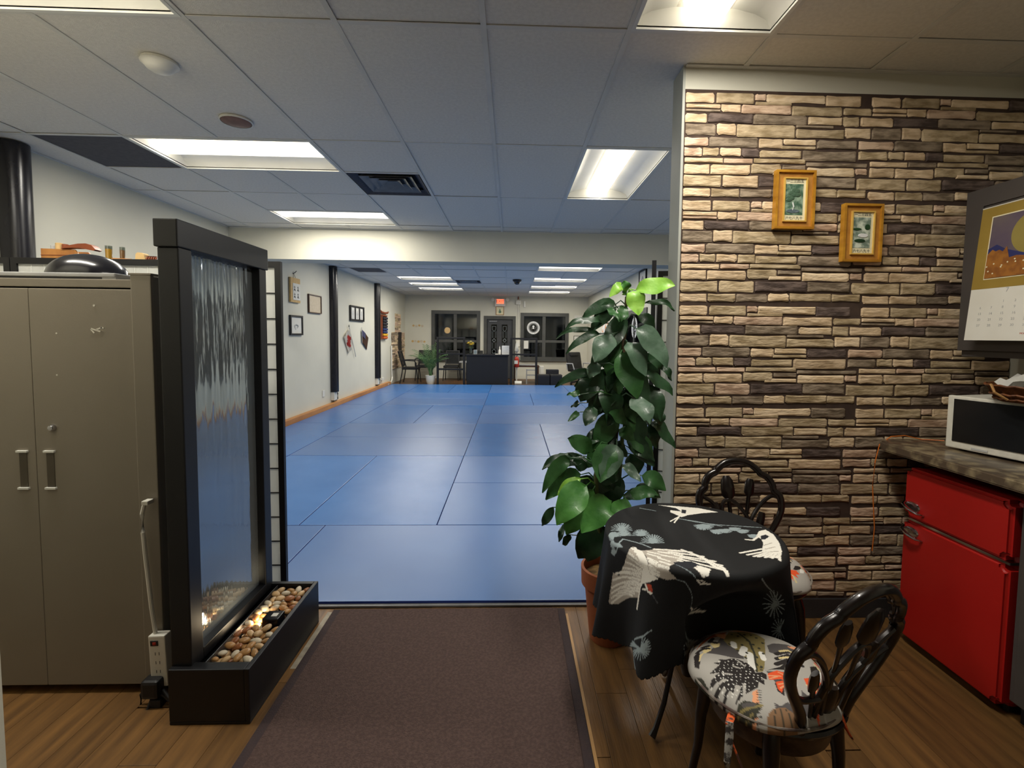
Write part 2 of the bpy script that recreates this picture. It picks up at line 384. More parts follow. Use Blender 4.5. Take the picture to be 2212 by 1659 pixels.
rest = [B() for _ in STONE]
for i,(a0,a1,c0,c1,c) in enumerate(cand):
    if i < 300:
        q = B(); stone(q.bm,a0,a1,c0,c1); q.obj('stone', STONE[c], sw)
    else: stone(rest[c].bm,a0,a1,c0,c1)
rb = bmesh.new(); me = bpy.data.meshes.new('stones'); 
for c,q in enumerate(rest):
    for f in q.bm.faces: f.material_index = c
    tmp = bpy.data.meshes.new('t'); q.bm.to_mesh(tmp); q.bm.free(); rb.from_mesh(tmp); bpy.data.meshes.remove(tmp)
bmesh.ops.recalc_face_normals(rb, faces=rb.faces); rb.to_mesh(me); rb.free()
for m_ in STONE: me.materials.append(m_)
so = bpy.data.objects.new('small_stone', me); COL.objects.link(so); so.parent = sw; so['kind'] = 'stuff'
# soffit beam across the hall
slab('beam', (XL,5.93,2.325),(XR,6.25,CH+.05), 'beam_paint'); bpy.data.objects['beam'].name = 'trim_2'
# ------------------------------------------------------------------ floor
fl = struct(B().box((XL-.12,-1.6,-.06),(XR+.12,YF+.12,-.012)).obj('floor','floor_sub'))
random.seed(5)
def planks(x0,x1,y0,y1,w,L,m,cap=300):
    shapes = {}; n = 0; x = x0
    while x < x1-.01:
        y = y0-random.random()*L
        while y < y1:
            a, c = max(y,y0), min(y+L,y1)
            if c-a > .06:
                ww = min(w,x1-x); key = (round(ww,3),round(c-a,2))
                if key not in shapes:
                    o = B().box((0,0,-.012),(ww-.0012,c-a-.0012,0),.0008).obj('plank',m,fl); shapes[key] = o.data
                else:
                    o = bpy.data.objects.new('plank',shapes[key]); COL.objects.link(o); o.parent = fl
                o.location = (x,a,0); n += 1
            y += L
        x += w
planks(-3.4,2.5,.55,2.395,.125,1.22,'plank')
planks(XL,XR,MEND+.01,YF,.24,1.22,'plank_dark')
B().box((XL,-1.6,-.012),(XR,.55,0)).obj('floor_section','plank',fl)
struct(B().box((-3.45,2.395,0),(SX-.012,2.43,.012),.003).obj('trim_3','grey_metal'))
# rug
rg = thing('runner_rug','dark brown ribbed runner rug leading up to the blue mats','rug',(0,0,0))
B().box((-.862,.3,.0005),(.252,2.374,.009),.002).obj('pile','rug',rg)
B().box((-.898,.3,.0005),(-.862,2.374,.006),.001).obj('binding','rug_edge',rg); B().box((.252,.3,.0005),(.288,2.374,.006),.001).obj('binding','rug_edge',rg)
tag(B().box((-.925,1.95,0),(-.9,2.36,.0006)).obj('floor_tape','tape'),'worn grey tape strip on the floor beside the fountain trough','tape')
tag(B().box((.29,.4,0),(.302,2.33,.003)).obj('transition_strip','strip_wood'),'narrow light edge strip along the right side of the runner rug','strip')
# mats: alternating bands of two rows (1 m modules), X seams at XS + k
XS = -.535
def mat_obj(x0,x1,y0,y1,label):
    x0 = max(x0,XL+.09); x1 = min(x1,XR-.03); y1 = min(y1,MEND)
    if x1-x0 < .12 or y1-y0 < .1: return
    if x0 > SX-1 and y0 < 2.44 : pass
    g = .0025; w = x1-x0; L = y1-y0; h = ML*random.uniform(.97,1.0); t = B(); t.box((0,0,0),(w-2*g,L-2*g,h),.0045)
    o = t.obj('training_mat', 'mat_long' if L > 1.2 else 'mat_cross'); o.location = (x0+g,y0+g,0)
    o.data.materials.append(M['mat_edge'])
    for p in o.data.polygons:
        if abs(p.normal.z) < .3: p.material_index = 1
    tag(o,label,'mat','blue training mats')
random.seed(8)
ordn_ = ['first','second','third','fourth','fifth','sixth','seventh','eighth','ninth','tenth','eleventh']
for i,xa in enumerate((-3.343,-1.343,.657)):
    mat_obj(xa if i else -3.45, xa+2, MY0, MY0+1, ('blue training mat lying crosswise, left end of the row nearest the rug','blue training mat lying crosswise directly at the end of the runner rug','blue training mat lying crosswise behind the stone wall and plant pot')[i])
for band in range(5):
    y0 = MY0+1+band*2; odd = band%2
    nm = ('nearest','second','third','fourth','farthest')[band]
    for side in (0,1):
        long_ = (side==0) != bool(odd)
        xs = [XS-3,XS-2,XS-1,XS] if side==0 else [XS,XS+1,XS+2,XS+3.1]
        sd = 'left' if side==0 else 'right'
        if long_:
            for k in range(3):
                ps = ('touching the seam','second from the seam','by the %s wall'%sd); pk = (2-k) if side==0 else k
                mat_obj(xs[k],xs[k+1],y0,y0+2,'lengthwise blue mat, %s double row, %s of the seam, %s'%(nm,sd,ps[pk]))
        else:
            for r in range(2):
                row = ('near','far')[r]
                lo, hi = (xs[1],xs[3]) if side==0 else (xs[0],xs[2])
                mat_obj(lo,hi,y0+r,y0+r+1,'crosswise blue mat %s of the centre seam, %s half of the %s double row'%(sd,row,nm))
            lo, hi = (xs[0],xs[1]) if side==0 else (xs[2],xs[3])
            mat_obj(lo,hi,y0,y0+2,'lengthwise blue mat filling in along the %s wall in the %s double row'%(sd,nm))
# wooden ledge along left wall
struct(B().box((XL,2.44,0),(XL+.085,MEND-.05,.10),.006).obj('baseboard_left','ledge_wood'))
struct(B().box((XR-.03,2.44,0),(XR,YF,.09),.004).obj('baseboard_right','ledge_wood'))
# ------------------------------------------------------------------ ceiling
cl = struct(B().box((XL-.12,-1.6,CH+.09),(XR+.12,YF+.12,CH+.13)).obj('ceiling','ceiling_tile'))
GX, GW, GL = -.127, .6096, 1.2192; GY = 2.0456
lights = []   # (x0,y0,along_x)
LX = [GX-4*GW, GX+GW]
skip = []
def put(kind,x0,y0,x1,y1,far=0): skip.append((x0,y0,x1,y1)); lights.append((kind,x0,y0,x1,y1,far))
put('R',GX+GW,GY-GL,GX+2*GW,GY); put('R',GX+GW,GY+GL,GX+2*GW,GY+2*GL)
put('L',GX-4*GW,GY-GW,GX-2*GW,GY); put('L',GX-4*GW,GY+GL,GX-2*GW,GY+GL+GW); put('L',GX-4*GW,GY+3*GL-GW,GX-2*GW,GY+3*GL)
for y in (8.142,10.58,11.80,13.02): put('L',GX-4*GW,y,GX-2*GW,y+GW,1)
for y in (8.75,10.58,12.19,13.63): put('L',GX+GW,y,GX+3*GW,y+GW,1)
VENTS = [(GX-2*GW,GY+1.5*GL,GX-GW,GY+2*GL),(GX-2*GW,11.19,GX-GW,11.80)]
DARK = [(GX-5*GW,GY+GL,GX-4*GW,GY+1.5*GL),(GX-5*GW,9.36,GX-4*GW,9.97)]
skip += VENTS+DARK
tile_me = {}
def overlap(a,c):
    return min(a[2],c[2])-max(a[0],c[0]) > .02 and min(a[3],c[3])-max(a[1],c[1]) > .02
def put_tile(x0,y0,x1,y1):
    x0, x1 = max(x0,XL+.002), min(x1,XR-.002); y0 = max(y0,-1.6); y1 = min(y1,YF)
    if y0 < 5.93 < y1: y1 = 5.93
    if y0 < 6.25 < y1: y0 = 6.25
    if y0 >= 5.93-.001 and y1 <= 6.25+.001: return
    if y0 < SW0 < y1 and x0 > SX+.05: pass
    if x1-x0 < .03 or y1-y0 < .03: return
    k = (round(x1-x0,3),round(y1-y0,3))
    if k not in tile_me:
        o = B().box((.011,.011,0),(k[0]-.011,k[1]-.011,.018),.002).obj('ceiling_tile','ceiling_tile',cl); tile_me[k] = o.data
    else:
        o = bpy.data.objects.new('ceiling_tile',tile_me[k]); COL.objects.link(o); o.parent = cl
    o.location = (x0,y0,CH+.002+random.uniform(0,.004))
def fill(x0,y0,x1,y1):
    t = (x0,y0,x1,y1); hit = [s for s in skip if overlap(t,s)]
    if not hit: put_tile(*t); return
    ys = sorted({y0,y1}|{v for s in hit for v in (s[1],s[3]) if y0<v<y1})
    for a,c in zip(ys,ys[1:]):
        if not any(overlap((x0,a,x1,c),s) for s in hit): put_tile(x0,a,x1,c)
yrows = [GY+GL*j for j in range(-3,12)]
for i in range(-6,5):
    for y in yrows: fill(GX+i*GW,y,GX+(i+1)*GW,y+GL)
def outside_beam(y0,y1): return [(y0,min(y1,5.93))] if y0<5.93 and y1<=6.25 else ([(y0,5.93),(6.25,y1)] if y0<5.93 else [(max(y0,6.25),y1)])
for i in range(-5,5):
    xx = GX+i*GW
    for a,c in outside_beam(-1.6,YF):
        q = B(); segs = [(a,c)]
        for s in skip:
            if s[0]+.05 < xx < s[2]-.05:
                segs = [w for (p,r) in segs for w in (((p,min(r,s[1])),(max(p,s[3]),r)) if p<s[3] and r>s[1] else ((p,r),)) if w[1]-w[0]>.01]
        for p,r in segs: q.box((xx-.012,p,CH-.001),(xx+.012,r,CH+.003))
        q.obj('grid_bar','grid_metal',cl)
cross = set(yrows)
for s in skip: cross |= {s[1],s[3]}
for y in sorted(cross):
    if 5.92 < y < 6.26 or y < -1.5: continue
    q = B(); full = any(abs(y-r)<.01 for r in yrows)
    for i in range(-6,5):
        x0, x1 = max(XL,GX+i*GW), min(XR,GX+(i+1)*GW); mid = (x0+x1)/2
        if x1-x0<.02: continue
        if any(s[0]<mid<s[2] and s[1]+.03<y<s[3]-.03 for s in skip): continue
        if full or any(s[0]<mid<s[2] and (abs(y-s[1])<.01 or abs(y-s[3])<.01) for s in skip): q.box((x0+.012,y-.012,CH),(x1-.012,y+.012,CH+.0035))
    if len(q.bm.verts): q.obj('grid_bar','grid_metal',cl)
b = B(); b.box((XL,-1.6,CH-.003),(XL+.022,5.93,CH+.002)); b.box((XL,6.25,CH-.003),(XL+.022,YF,CH+.002)); b.box((XL,5.905,CH-.003),(XR,5.93,CH+.002)); b.box((SX,SW0-.025,CH-.003),(XR,SW0,CH+.002)); b.box((XL,YF-.022,CH-.003),(XR,YF,CH+.002)); b.obj('edge_angle','grid_metal',cl)
LLAB = ['2x4 ceiling light nearest the viewer above the kitchen side','lengthwise ceiling light past the stone wall corner','ceiling light nearest the viewer at upper left','crosswise ceiling light beside the dark ceiling square','crosswise ceiling light close in front of the soffit beam',
  'first ceiling light behind the beam in the left row of the hall','second ceiling light in the left row behind the beam','third ceiling light in the left row behind the beam','farthest ceiling light in the left row behind the beam',
  'first ceiling light in the right row behind the beam','second ceiling light in the right row behind the beam','third ceiling light in the right row behind the beam','farthest ceiling light in the right row behind the beam']
for (kind,x0,y0,x1,y1,far),lab in zip(lights,LLAB):
    t = thing('ceiling_light',lab,'ceiling light',((x0+x1)/2,(y0+y1)/2,CH),PI/2 if kind=='L' else 0,'recessed ceiling lights')
    w, l = GW/2-.006, GL/2-.006; h = .085      # local: long axis = Y
    q = B(); q.box((-w,-l,-.003),(-w+.016,l,.006)); q.box((w-.016,-l,-.003),(w,l,.006)); q.box((-w+.016,-l,-.003),(w-.016,-l+.016,.006)); q.box((-w+.016,l-.016,-.003),(w-.016,l,.006)); q.obj('frame','white_metal',t)
    q = B(); n = 9; P = []
    for k in range(n+1):
        a = PI*k/n; P.append((-(w-.016)*math.cos(a), .012+h*math.sin(a)**.8))
    for yy in (-l+.016,l-.016): pass
    rows_ = [[q.bm.verts.new((x,yy,z)) for x,z in P] for yy in (-l+.016,l-.016)]
    for k in range(n): q.bm.faces.new((rows_[0][k],rows_[0][k+1],rows_[1][k+1],rows_[1][k]))
    for r_ in rows_: q.bm.faces.new(r_)
    q.obj('reflector','reflector',t,True)
    q = B(); P = [(-.085,.07),(-.08,.045),(-.055,.022),(0,.012),(.055,.022),(.08,.045),(.085,.07)]
    le = l-.035
    rows_ = [[q.bm.verts.new((x,yy,z)) for x,z in P] for yy in (-le,le)]
    for k in range(6): q.bm.faces.new((rows_[0][k],rows_[0][k+1],rows_[1][k+1],rows_[1][k]))
    for r_ in rows_: q.bm.faces.new(r_)
    q.obj('lens','lens_far' if far else 'lens',t,True)
    al = bpy.data.lights.new('ceiling_lamp','AREA'); al.shape = 'RECTANGLE'; al.size = .12; al.size_y = 2*le-.02; al.energy = LAMP_W; al.color = (1,.955,.86)
    ao = bpy.data.objects.new('lamp',al); COL.objects.link(ao); ao.parent = t; ao.location = (0,0,.010)
for k,(x0,y0,x1,y1) in enumerate(VENTS):
    t = thing('ceiling_vent',('square metal air diffuser beside the near left ceiling lights','small dark air diffuser in the far ceiling behind the beam')[k],'vent',((x0+x1)/2,(y0+y1)/2,CH))
    B().box((-.29,-.29,.055),(.29,.29,.07)).obj('back_plate','black_matte',t)
    for j,(r0,z0) in enumerate(((.285,.0),(.215,.004),(.15,.008),(.09,.012))):
        q = B(); r1 = r0-.05; P0 = [(-1,-1),(1,-1),(1,1),(-1,1)]; A = [q.bm.verts.new((r0*a,r0*c,z0)) for a,c in P0]; Bq = [q.bm.verts.new((r1*a,r1*c,z0+.035)) for a,c in P0]; A2 = [q.bm.verts.new((r0*a,r0*c,z0+.003)) for a,c in P0]; B2 = [q.bm.verts.new((r1*a,r1*c,z0+.038)) for a,c in P0]
        for i in range(4):
            i2 = (i+1)%4; q.bm.faces.new((A[i],A[i2],Bq[i2],Bq[i])); q.bm.faces.new((A2[i],A2[i2],B2[i2],B2[i])); q.bm.faces.new((A[i],A[i2],A2[i2],A2[i])); q.bm.faces.new((Bq[i],Bq[i2],B2[i2],B2[i]))
        q.obj('louver','grey_metal' if j else 'dark_tile',t)
for k,(x0,y0,x1,y1) in enumerate(DARK):
    o = B().box((x0+.012,y0+.012,CH+.004),(x1-.012,y1-.012,CH+.012)).obj('dark_ceiling_tile','dark_tile'); tag(o,('dark grey square return panel in the ceiling by the left wall','dark square return panel in the ceiling beyond the beam')[k],'ceiling panel')
t = thing('smoke_detector','round white smoke detector on the near ceiling','smoke detector',(-1.68,2.375,CH))
B().lathe([(0,0),(.075,0),(.078,-.012),(.066,-.02),(.055,-.034),(.035,-.046),(0,-.048)],28).obj('housing','white_plastic',t,True)
B().lathe([(.056,-.024),(.060,-.027),(.056,-.031)],24).obj('vent_ring','grey_metal',t,True)
t = thing('alarm_sounder','round brown ceiling disc with a pale rim behind the smoke detector','alarm',(-1.672,2.985,CH))
B().lathe([(0,0),(.088,0),(.09,-.008),(.084,-.012)],28).obj('rim','white_plastic',t,True)
B().lathe([(0,-.017),(.06,-.016),(.08,-.012),(.084,-.004),(0,-.002)],28).obj('cover',mat('brown_cover','7d5a4c',.6,col2='6d4c40',scale=20),t,True)
t = thing('dome_camera','small dark dome camera on the far ceiling','camera',(.12,10.9,CH)); B().lathe([(0,0),(.10,0),(.10,-.03),(.07,-.05)],20).obj('mount','black_satin',t,True); B().lathe([(.07,-.05),(.06,-.09),(.03,-.11),(0,-.115)],20).obj('dome','black_gloss',t,True)
# ------------------------------------------------------------------ windows and door of the far wall
def window_far(n, x0,x1,z0,z1, lab=None):
    t = struct(bpy.data.objects.new('window_%d'%n,None)); COL.objects.link(t); t.location = (0,YF,0)
    y = 0
    frameX(x0,x1,z0,z1,.11,-.03,.10).obj('window_frame','window_grey',t)
    mx = (x0+x1)/2-.02; zt = z0+.62
    B().box((mx-.055,.0,z0+.11),(mx+.055,.07,z1-.11),.01).obj('mullion','window_grey',t)
    B().box((x0+.11,.0,zt-.04),(mx-.055,.07,zt+.04),.008).obj('transom','window_grey',t); B().box((mx+.055,.0,zt-.04),(x1-.11,.07,zt+.04),.008).obj('transom','window_grey',t)
    for a,c in ((x0+.11,mx-.055),(mx+.055,x1-.11)):
        for p,r in ((z0+.11,zt-.04),(zt+.04,z1-.11)): B().box((a,.03,p),(c,.038,r)).obj('pane','night_glass',t)
    B().box((x0-.02,-.08,z0-.03),(x1+.02,0,z0),.005).obj('window_sill','window_grey',t)
    return t
window_far(1,*FWN[0]); window_far(2,*FWN[1])
for k,(y0,y1,z0,z1) in enumerate(WR):
    t = struct(bpy.data.objects.new('window_%d'%(k+3),None)); COL.objects.link(t); t.location = (XR,0,0)
    frameY(y0,y1,z0,z1,.10,-.02,.09).obj('window_frame','window_grey',t)
    n = 3; w = (y1-y0-.2-.12)/n
    for i in range(n):
        a = y0+.10+i*(w+.06)
        B().box((.03,a,z0+.10),(.038,a+w,z1-.10)).obj('pane','night_glass',t)
        if i<n-1: B().box((0,a+w,z0+.10),(.07,a+w+.06,z1-.10),.006).obj('mullion','window_grey',t)
d = struct(bpy.data.objects.new('door_1',None)); COL.objects.link(d); d.location = (0,YF,0)
q = B(); q.box((DR[0],-.03,0),(DR[0]+.10,.12,2.055)); q.box((DR[1]-.10,-.03,0),(DR[1],.12,2.055)); q.box((DR[0]+.1,-.03,1.945),(DR[1]-.1,.12,2.055)); q.obj('door_frame','window_grey',d)
B().box((DR[0]+.105,.03,.01),(DR[1]-.105,.075,1.94),.004).obj('door_leaf','door_grey',d)
B().box((-.72,-.005,1.86),(-.47,.03,1.90),.006).obj('door_closer','steel',d)
def dline(pts,par,w=.010,name='lead_line',m='leaded'):
    b = B()
    for a,c in zip(pts,pts[1:]): b.tube([(a[0],.022,a[1]),(c[0],.022,c[1])],w,4)
    b.obj(name,m,par)
for cx in (-.567,-.22):
    g = B().box((cx-.09,.02,.80),(cx+.09,.028,1.78)).obj('door_glass','night_glass',d)
    dline([(cx-.055,1.72),(cx+.055,1.72),(cx+.055,1.61),(cx,1.55),(cx-.055,1.61),(cx-.055,1.72)],g)
    dline([(cx,1.32),(cx+.055,1.26),(cx,1.20),(cx-.055,1.26),(cx,1.32)],g,.013)
    dline([(cx,.98),(cx+.055,.92),(cx+.055,.84),(cx-.055,.84),(cx-.055,.92),(cx,.98)],g)
    for a in (-.07,-.035,.035,.07): dline([(cx+a,1.56),(cx+a*.9,1.34)],g,.006); dline([(cx+a,1.19),(cx+a,.99)],g,.006)
for z in (1.19,1.02): B().lathe([(0,0),(.028,0),(.03,.02),(.02,.035),(0,.04)],14,(-.015,.03,z),Matrix.Rotation(PI/2,4,'X')).obj('door_handle','steel',d,True)
# exit sign with emergency heads
t = thing('exit_sign','white exit sign with red letters and two lamp heads above the far door','exit sign',(-.37,YF,2.38))
B().box((-.17,-.09,-.02),(.17,-.005,.235),.012).obj('housing','exit_white',t)
B().box((-.115,-.094,.07),(.115,-.089,.215)).obj('face_plate','exit_red',t)
text('EXIT',.125,'exit_dark','lettering',t,Matrix.Translation((0,-.0955,.142)) @ FACE_CAM,.001)
for s in (-1,1):
    B().lathe([(0,0),(.03,0),(.052,.05),(.055,.07),(0,.075)],18,(s*.235,-.04,.20),Matrix.Rotation(PI/2,4,'X')).obj('lamp_head','white_plastic',t,True)
# small picture under the sign
t = thing('framed_print','small cream print with a grey-green vase, between exit sign and door','picture',(-.38,YF,2.09)); frameX(-.13,.13,0,.27,.014,-.02,-.002).obj('frame','oak',t); B().box((-.115,-.012,.014),(.115,-.004,.256)).obj('picture','cream',t)
B().lathe([(0,0),(.035,.005),(.045,.04),(.03,.08),(.012,.12),(.016,.135),(0,.136)],16,(0,-.014,.06),None,1,.12).obj('vase_motif','pic_green',t,True)
# conduit, junction box and sensor
t = thing('conduit','tall white conduit pipe with junction box between door and right window','conduit',(.215,YF,0))
B().tube([(0,-.02,.55),(0,-.02,2.66)],.013,8).obj('pipe','white_plastic',t); B().tube([(.05,-.018,1.2),(.05,-.018,2.42)],.008,8).obj('pipe','white_plastic',t)
B().box((-.075,-.07,2.43),(.085,-.002,2.57),.01).obj('junction_box','white_plastic',t); B().box((-.06,-.06,1.07),(.06,-.002,1.26),.01).obj('switch_box','white_plastic',t); B().tube([(0,-.02,2.6),(0,-.02,2.695)],.018,8).obj('pipe','redwood',t)
tag(B().box((.39,YF-.04,2.35),(.46,YF-.002,2.55),.01).obj('wall_sensor','white_plastic'),'slim white motion sensor on the wall right of the junction box','sensor')
# window emblem (round white decal) on the right window and on the hall side window
def emblem(loc, mtx, size, lab):
    t = thing('window_emblem',lab,'emblem',loc); t.matrix_world = Matrix.Translation(loc) @ mtx
    def ring(r0,r1,z=0,n=40):
        b = B(); 
        for s_ in (0,):
            a = [[b.bm.verts.new((r*math.cos(2*PI*i/n),r*math.sin(2*PI*i/n),zz)) for i in range(n)] for r,zz in ((r0,0),(r1,0),(r1,.002),(r0,.002))]
            for k in range(4):
                for i in range(n): b.bm.faces.new((a[k][i],a[k][(i+1)%n],a[(k+1)%4][(i+1)%n],a[(k+1)%4][i]))
        return b
    S = size; ring(S*.74,S).obj('outer_ring','sign_white',t); ring(S*.62,S*.655).obj('inner_ring','sign_white',t)
    b = B()
    for i in range(26):
        a = 2*PI*i/26; 
        if i in (0,13): continue
        b.box((-S*.022,-S*.05,.002),(S*.022,S*.05,.003),0,Matrix.Rotation(a,4,'Z') @ Matrix.Translation((0,S*.87,0)))
    b.obj('ring_lettering','ink',t)
    b = B()      # two seated grappling figures, heads, arms and knees
    for s in (-1,1):
        b.tube([(s*S*.12,-S*.05,0),(s*S*.33,-S*.02,0),(s*S*.46,S*.16,0),(s*S*.40,S*.30,0)],[S*.13,S*.10,S*.08,S*.05],8,True,.12,(0,1,0))
        b.tube([(s*S*.10,-S*.12,0),(s*S*.30,-S*.22,0),(s*S*.20,-S*.42,0),(s*S*.34,-S*.46,0)],[S*.11,S*.11,S*.07,S*.05],8,True,.12,(0,1,0))
        b.tube([(s*S*.36,S*.02,0),(s*S*.44,-S*.28,0)],[S*.07,S*.05],8,True,.12,(0,1,0))
    b.lathe([(0,.0),(S*.17,0),(S*.17,.003),(0,.003)],20,(0,S*.20,0)); b.lathe([(0,.0),(S*.14,0),(S*.14,.003),(0,.003)],20,(0,-S*.05,0)); b.obj('figure_motif','sign_white',t)
emblem((.72,YF+.024,1.685), Matrix.Rotation(PI/2,4,'X'), .21, 'round white club emblem on the right window of the far wall')
emblem((XR+.024,9.65,1.61), Matrix.Rotation(-PI/2,4,'Z') @ Matrix.Rotation(PI/2,4,'X'), .22, 'round white club emblem on the side wall window, partly behind the plant')
tag(B().box((.38,YF-.02,1.0),(.56,YF-.012,1.26)).obj('paper_notice','paper'),'white paper notice at the lower left of the right far window','notice')
# three small frames on the far wall near the right corner
for k,(z,h,m) in enumerate(((1.84,.27,'white_plastic'),(1.56,.16,'frame_brown'),(1.22,.22,'frame_black'))):
    t = thing('picture_frame',('white framed certificate, top of three beside the right far window','small brown framed picture, middle of three beside the right far window','thin black framed certificate, lowest of three beside the right far window')[k],'picture',(2.18,YF,z)); frameX(-.13,.13,0,h,.012,-.02,-.002).obj('frame',m,t); B().box((-.118,-.01,.012),(.118,-.003,h-.012)).obj('picture','paper' if k!=1 else 'beige_print',t)
# wall decals left of the far window
random.seed(21)
for k,(x,z,n,lab) in enumerate(((-3.04,1.70,4,'row of small brown wall decals, upper of two left of the far window'),(-3.02,1.22,5,'row of small brown wall decals, lower of two behind the palm'))):
    t = thing('wall_decal',lab,'decal',(x,YF,z))
    for i in range(n):
        b = B(); cx = (i-(n-1)/2)*.095; 
        b.lathe([(0,0),(.036+.012*random.random(),0),(.034,.002),(0,.002)],9,(cx,-.003,random.uniform(-.03,.03)),Matrix.Rotation(PI/2,4,'X'),1,.9); b.obj('petal_motif','beige_print' if i%2 else 'scroll_tan',t)
# ------------------------------------------------------------------ outside at night
struct(B().box((-14,YF+.14,-.12),(14,44,-.10)).obj('ground_outside','asphalt'))
t = thing('street_lamp','glowing orange street lamp seen through the left far window','street lamp',(-3.5,26.0,-.1)); B().tube([(0,0,0),(0,0,1.6)],.05,8).obj('pole','black_matte',t); B().lathe([(0,0),(.09,.02),(.15,.10),(.165,.18),(.13,.28),(.06,.33),(0,.34)],18,(0,0,1.6)).obj('globe','street_glow',t,True)
def car(x,y,lab,rz):
    t = thing('parked_car',lab,'car',(x,y,-.1),rz)
    P = [(-2.1,.3),(-2.15,.7),(-1.7,.88),(-1.2,.92),(-.6,1.38),(.8,1.42),(1.5,.98),(2.1,.9),(2.15,.35)]
    B().prism(P,-.8,.8,Matrix.Rotation(PI/2,4,'X')).obj('body','car_body',t)
    for s in (-1,1): B().prism([(-1.0,.95),(-.52,1.32),(.72,1.35),(1.25,.98)],s*.805,s*.81,Matrix.Rotation(PI/2,4,'X')).obj('side_window','black_gloss',t)
    for wx in (-1.35,1.35):
        for s in (-1,1): B().lathe([(0,0),(.3,0),(.32,.04),(.32,.16),(.3,.2),(0,.2)],18,(wx,s*.8 if s<0 else .62,.32),Matrix.Rotation(-PI/2,4,'X')).obj('wheel','black_matte',t)
car(-2.6,18.2,'dark car parked outside the left far window',0); car(2.4,19.6,'dark car parked outside the right far window',PI)
# ------------------------------------------------------------------ left wall of the hall
def pipe(y0,y1,lab,n):
    t = thing('black_downpipe',lab,'pipe',(XL,(y0+y1)/2,0),0,'black wall pipes'); w = (y1-y0)/2; P = []
    for k in range(13): a = PI*k/12; P.append((.012+.10*math.sin(a)**.7,-w*math.cos(a)))
    B().prism([(0.0005,-w)]+P[1:-1]+[(0.0005,w)],.30,CH-.004).obj('pipe','pipe_black',t,True)
    q = t
    B().box((.0005,-.10,.14),(.07,.05,.30),.005).obj('outlet_box','white_plastic',t); B().tube([(.04,w-.02,.31),(.045,w+.03,.25),(.045,w+.03,.15),(.04,w-.02,.125),(.03,-.05,.125)],.012,8).obj('drain_bend','black_satin',t,True)
pipe(3.33,3.506,'black pipe at the left wall above the cabinet, nearest the viewer',1); pipe(9.10,9.32,'black pipe on the left wall between the calligraphy and the flags',2); pipe(12.05,12.30,'black pipe on the left wall beside the belt rack',3)
def wallpic(y0,y1,z0,z1,fm,pm,lab,motif=None,fw=.02,cat='picture',name='picture_frame'):
    t = thing(name,lab,cat,(XL,(y0+y1)/2,z0)); w = (y1-y0)/2; h = z1-z0
    frameY(-w,w,0,h,fw,.001,.03).obj('frame',fm,t); B().box((.002,-w+fw,fw),(.014,w-fw,h-fw)).obj('picture',pm,t)
    if motif: motif(t,w,h)
    return t
def sketch(t,w,h):
    b = B(); random.seed(4)
    for i in range(9):
        a = random.uniform(0,6.28); b.tube([(.0155,w*.5*math.cos(a+j*.5)*(.3+.5*j/5),h*.42+h*.2*math.sin(a+j*.5)*(.3+.5*j/5)) for j in range(5)],.003,4)
    b.obj('ink_drawing','grey_ink',t)
def lines(t,w,h):
    b = B()
    for i in range(7): b.box((.0145,-w*.6,h*(.25+.08*i)),(.0155,w*(.2+.06*(i*3%5)),h*(.25+.08*i)+.006))
    b.obj('print_lines','beige_print',t)
wallpic(6.93,7.205,1.80,2.12,'frame_black','paper','black framed picture half hidden behind the shoji screen edge',None,.022)
wallpic(7.462,7.895,1.39,1.705,'frame_black','paper','black framed grey ink drawing below the calligraphy plaque',sketch,.028)
wallpic(8.14,8.67,1.77,2.09,'frame_brown','beige_print','brown framed beige certificate right of the calligraphy plaque',lines,.016)
t = thing('calligraphy_plaque','tan calligraphy plaque hanging by a cord near the shoji screen','plaque',(XL,7.63,1.905))
B().box((.005,-.165,0),(.035,.165,.385),.004).obj('board','scroll_tan',t); B().box((.036,-.10,.04),(.040,.15,.30)).obj('paper_panel','paper',t)
q = B()
for a in (-.045,.07):
    for z in (.215,.105): 
        q.box((.041,a-.028,z+.02),(.042,a+.028,z+.027)); q.box((.041,a-.005,z-.035),(.042,a+.003,z+.045)); q.tube([(.041,a-.028,z-.03),(.041,a,z),(.041,a+.03,z-.035)],.004,4)
q.obj('calligraphy','ink',t)
B().tube([(.02,-.045,.385),(.012,-.01,.46),(.02,.04,.385)],.003,5).obj('cord','ink',t); B().tube([(.0,-.01,.455),(.03,-.01,.465),(.03,.05,.50)],.006,6).obj('hook','black_satin',t)
t = thing('photo_frame','black triple photo frame with three white panels above the flags','picture',(XL,10.66,1.70))
B().box((.001,-.46,0),(.02,.46,.33)).obj('back_board','frame_black',t); frameY(-.47,.47,0,.335,.03,.02,.035).obj('frame','frame_black',t)
for c in (-.29,0,.29): B().box((.021,c-.09,.045),(.024,c+.09,.29)).obj('photo','paper',t); B().lathe([(0,0),(.05,0),(.03,.06),(.05,.1),(.02,.17),(0,.18)],10,(.025,c,.06),None,.1,1).obj('photo_figure','grey_ink',t)
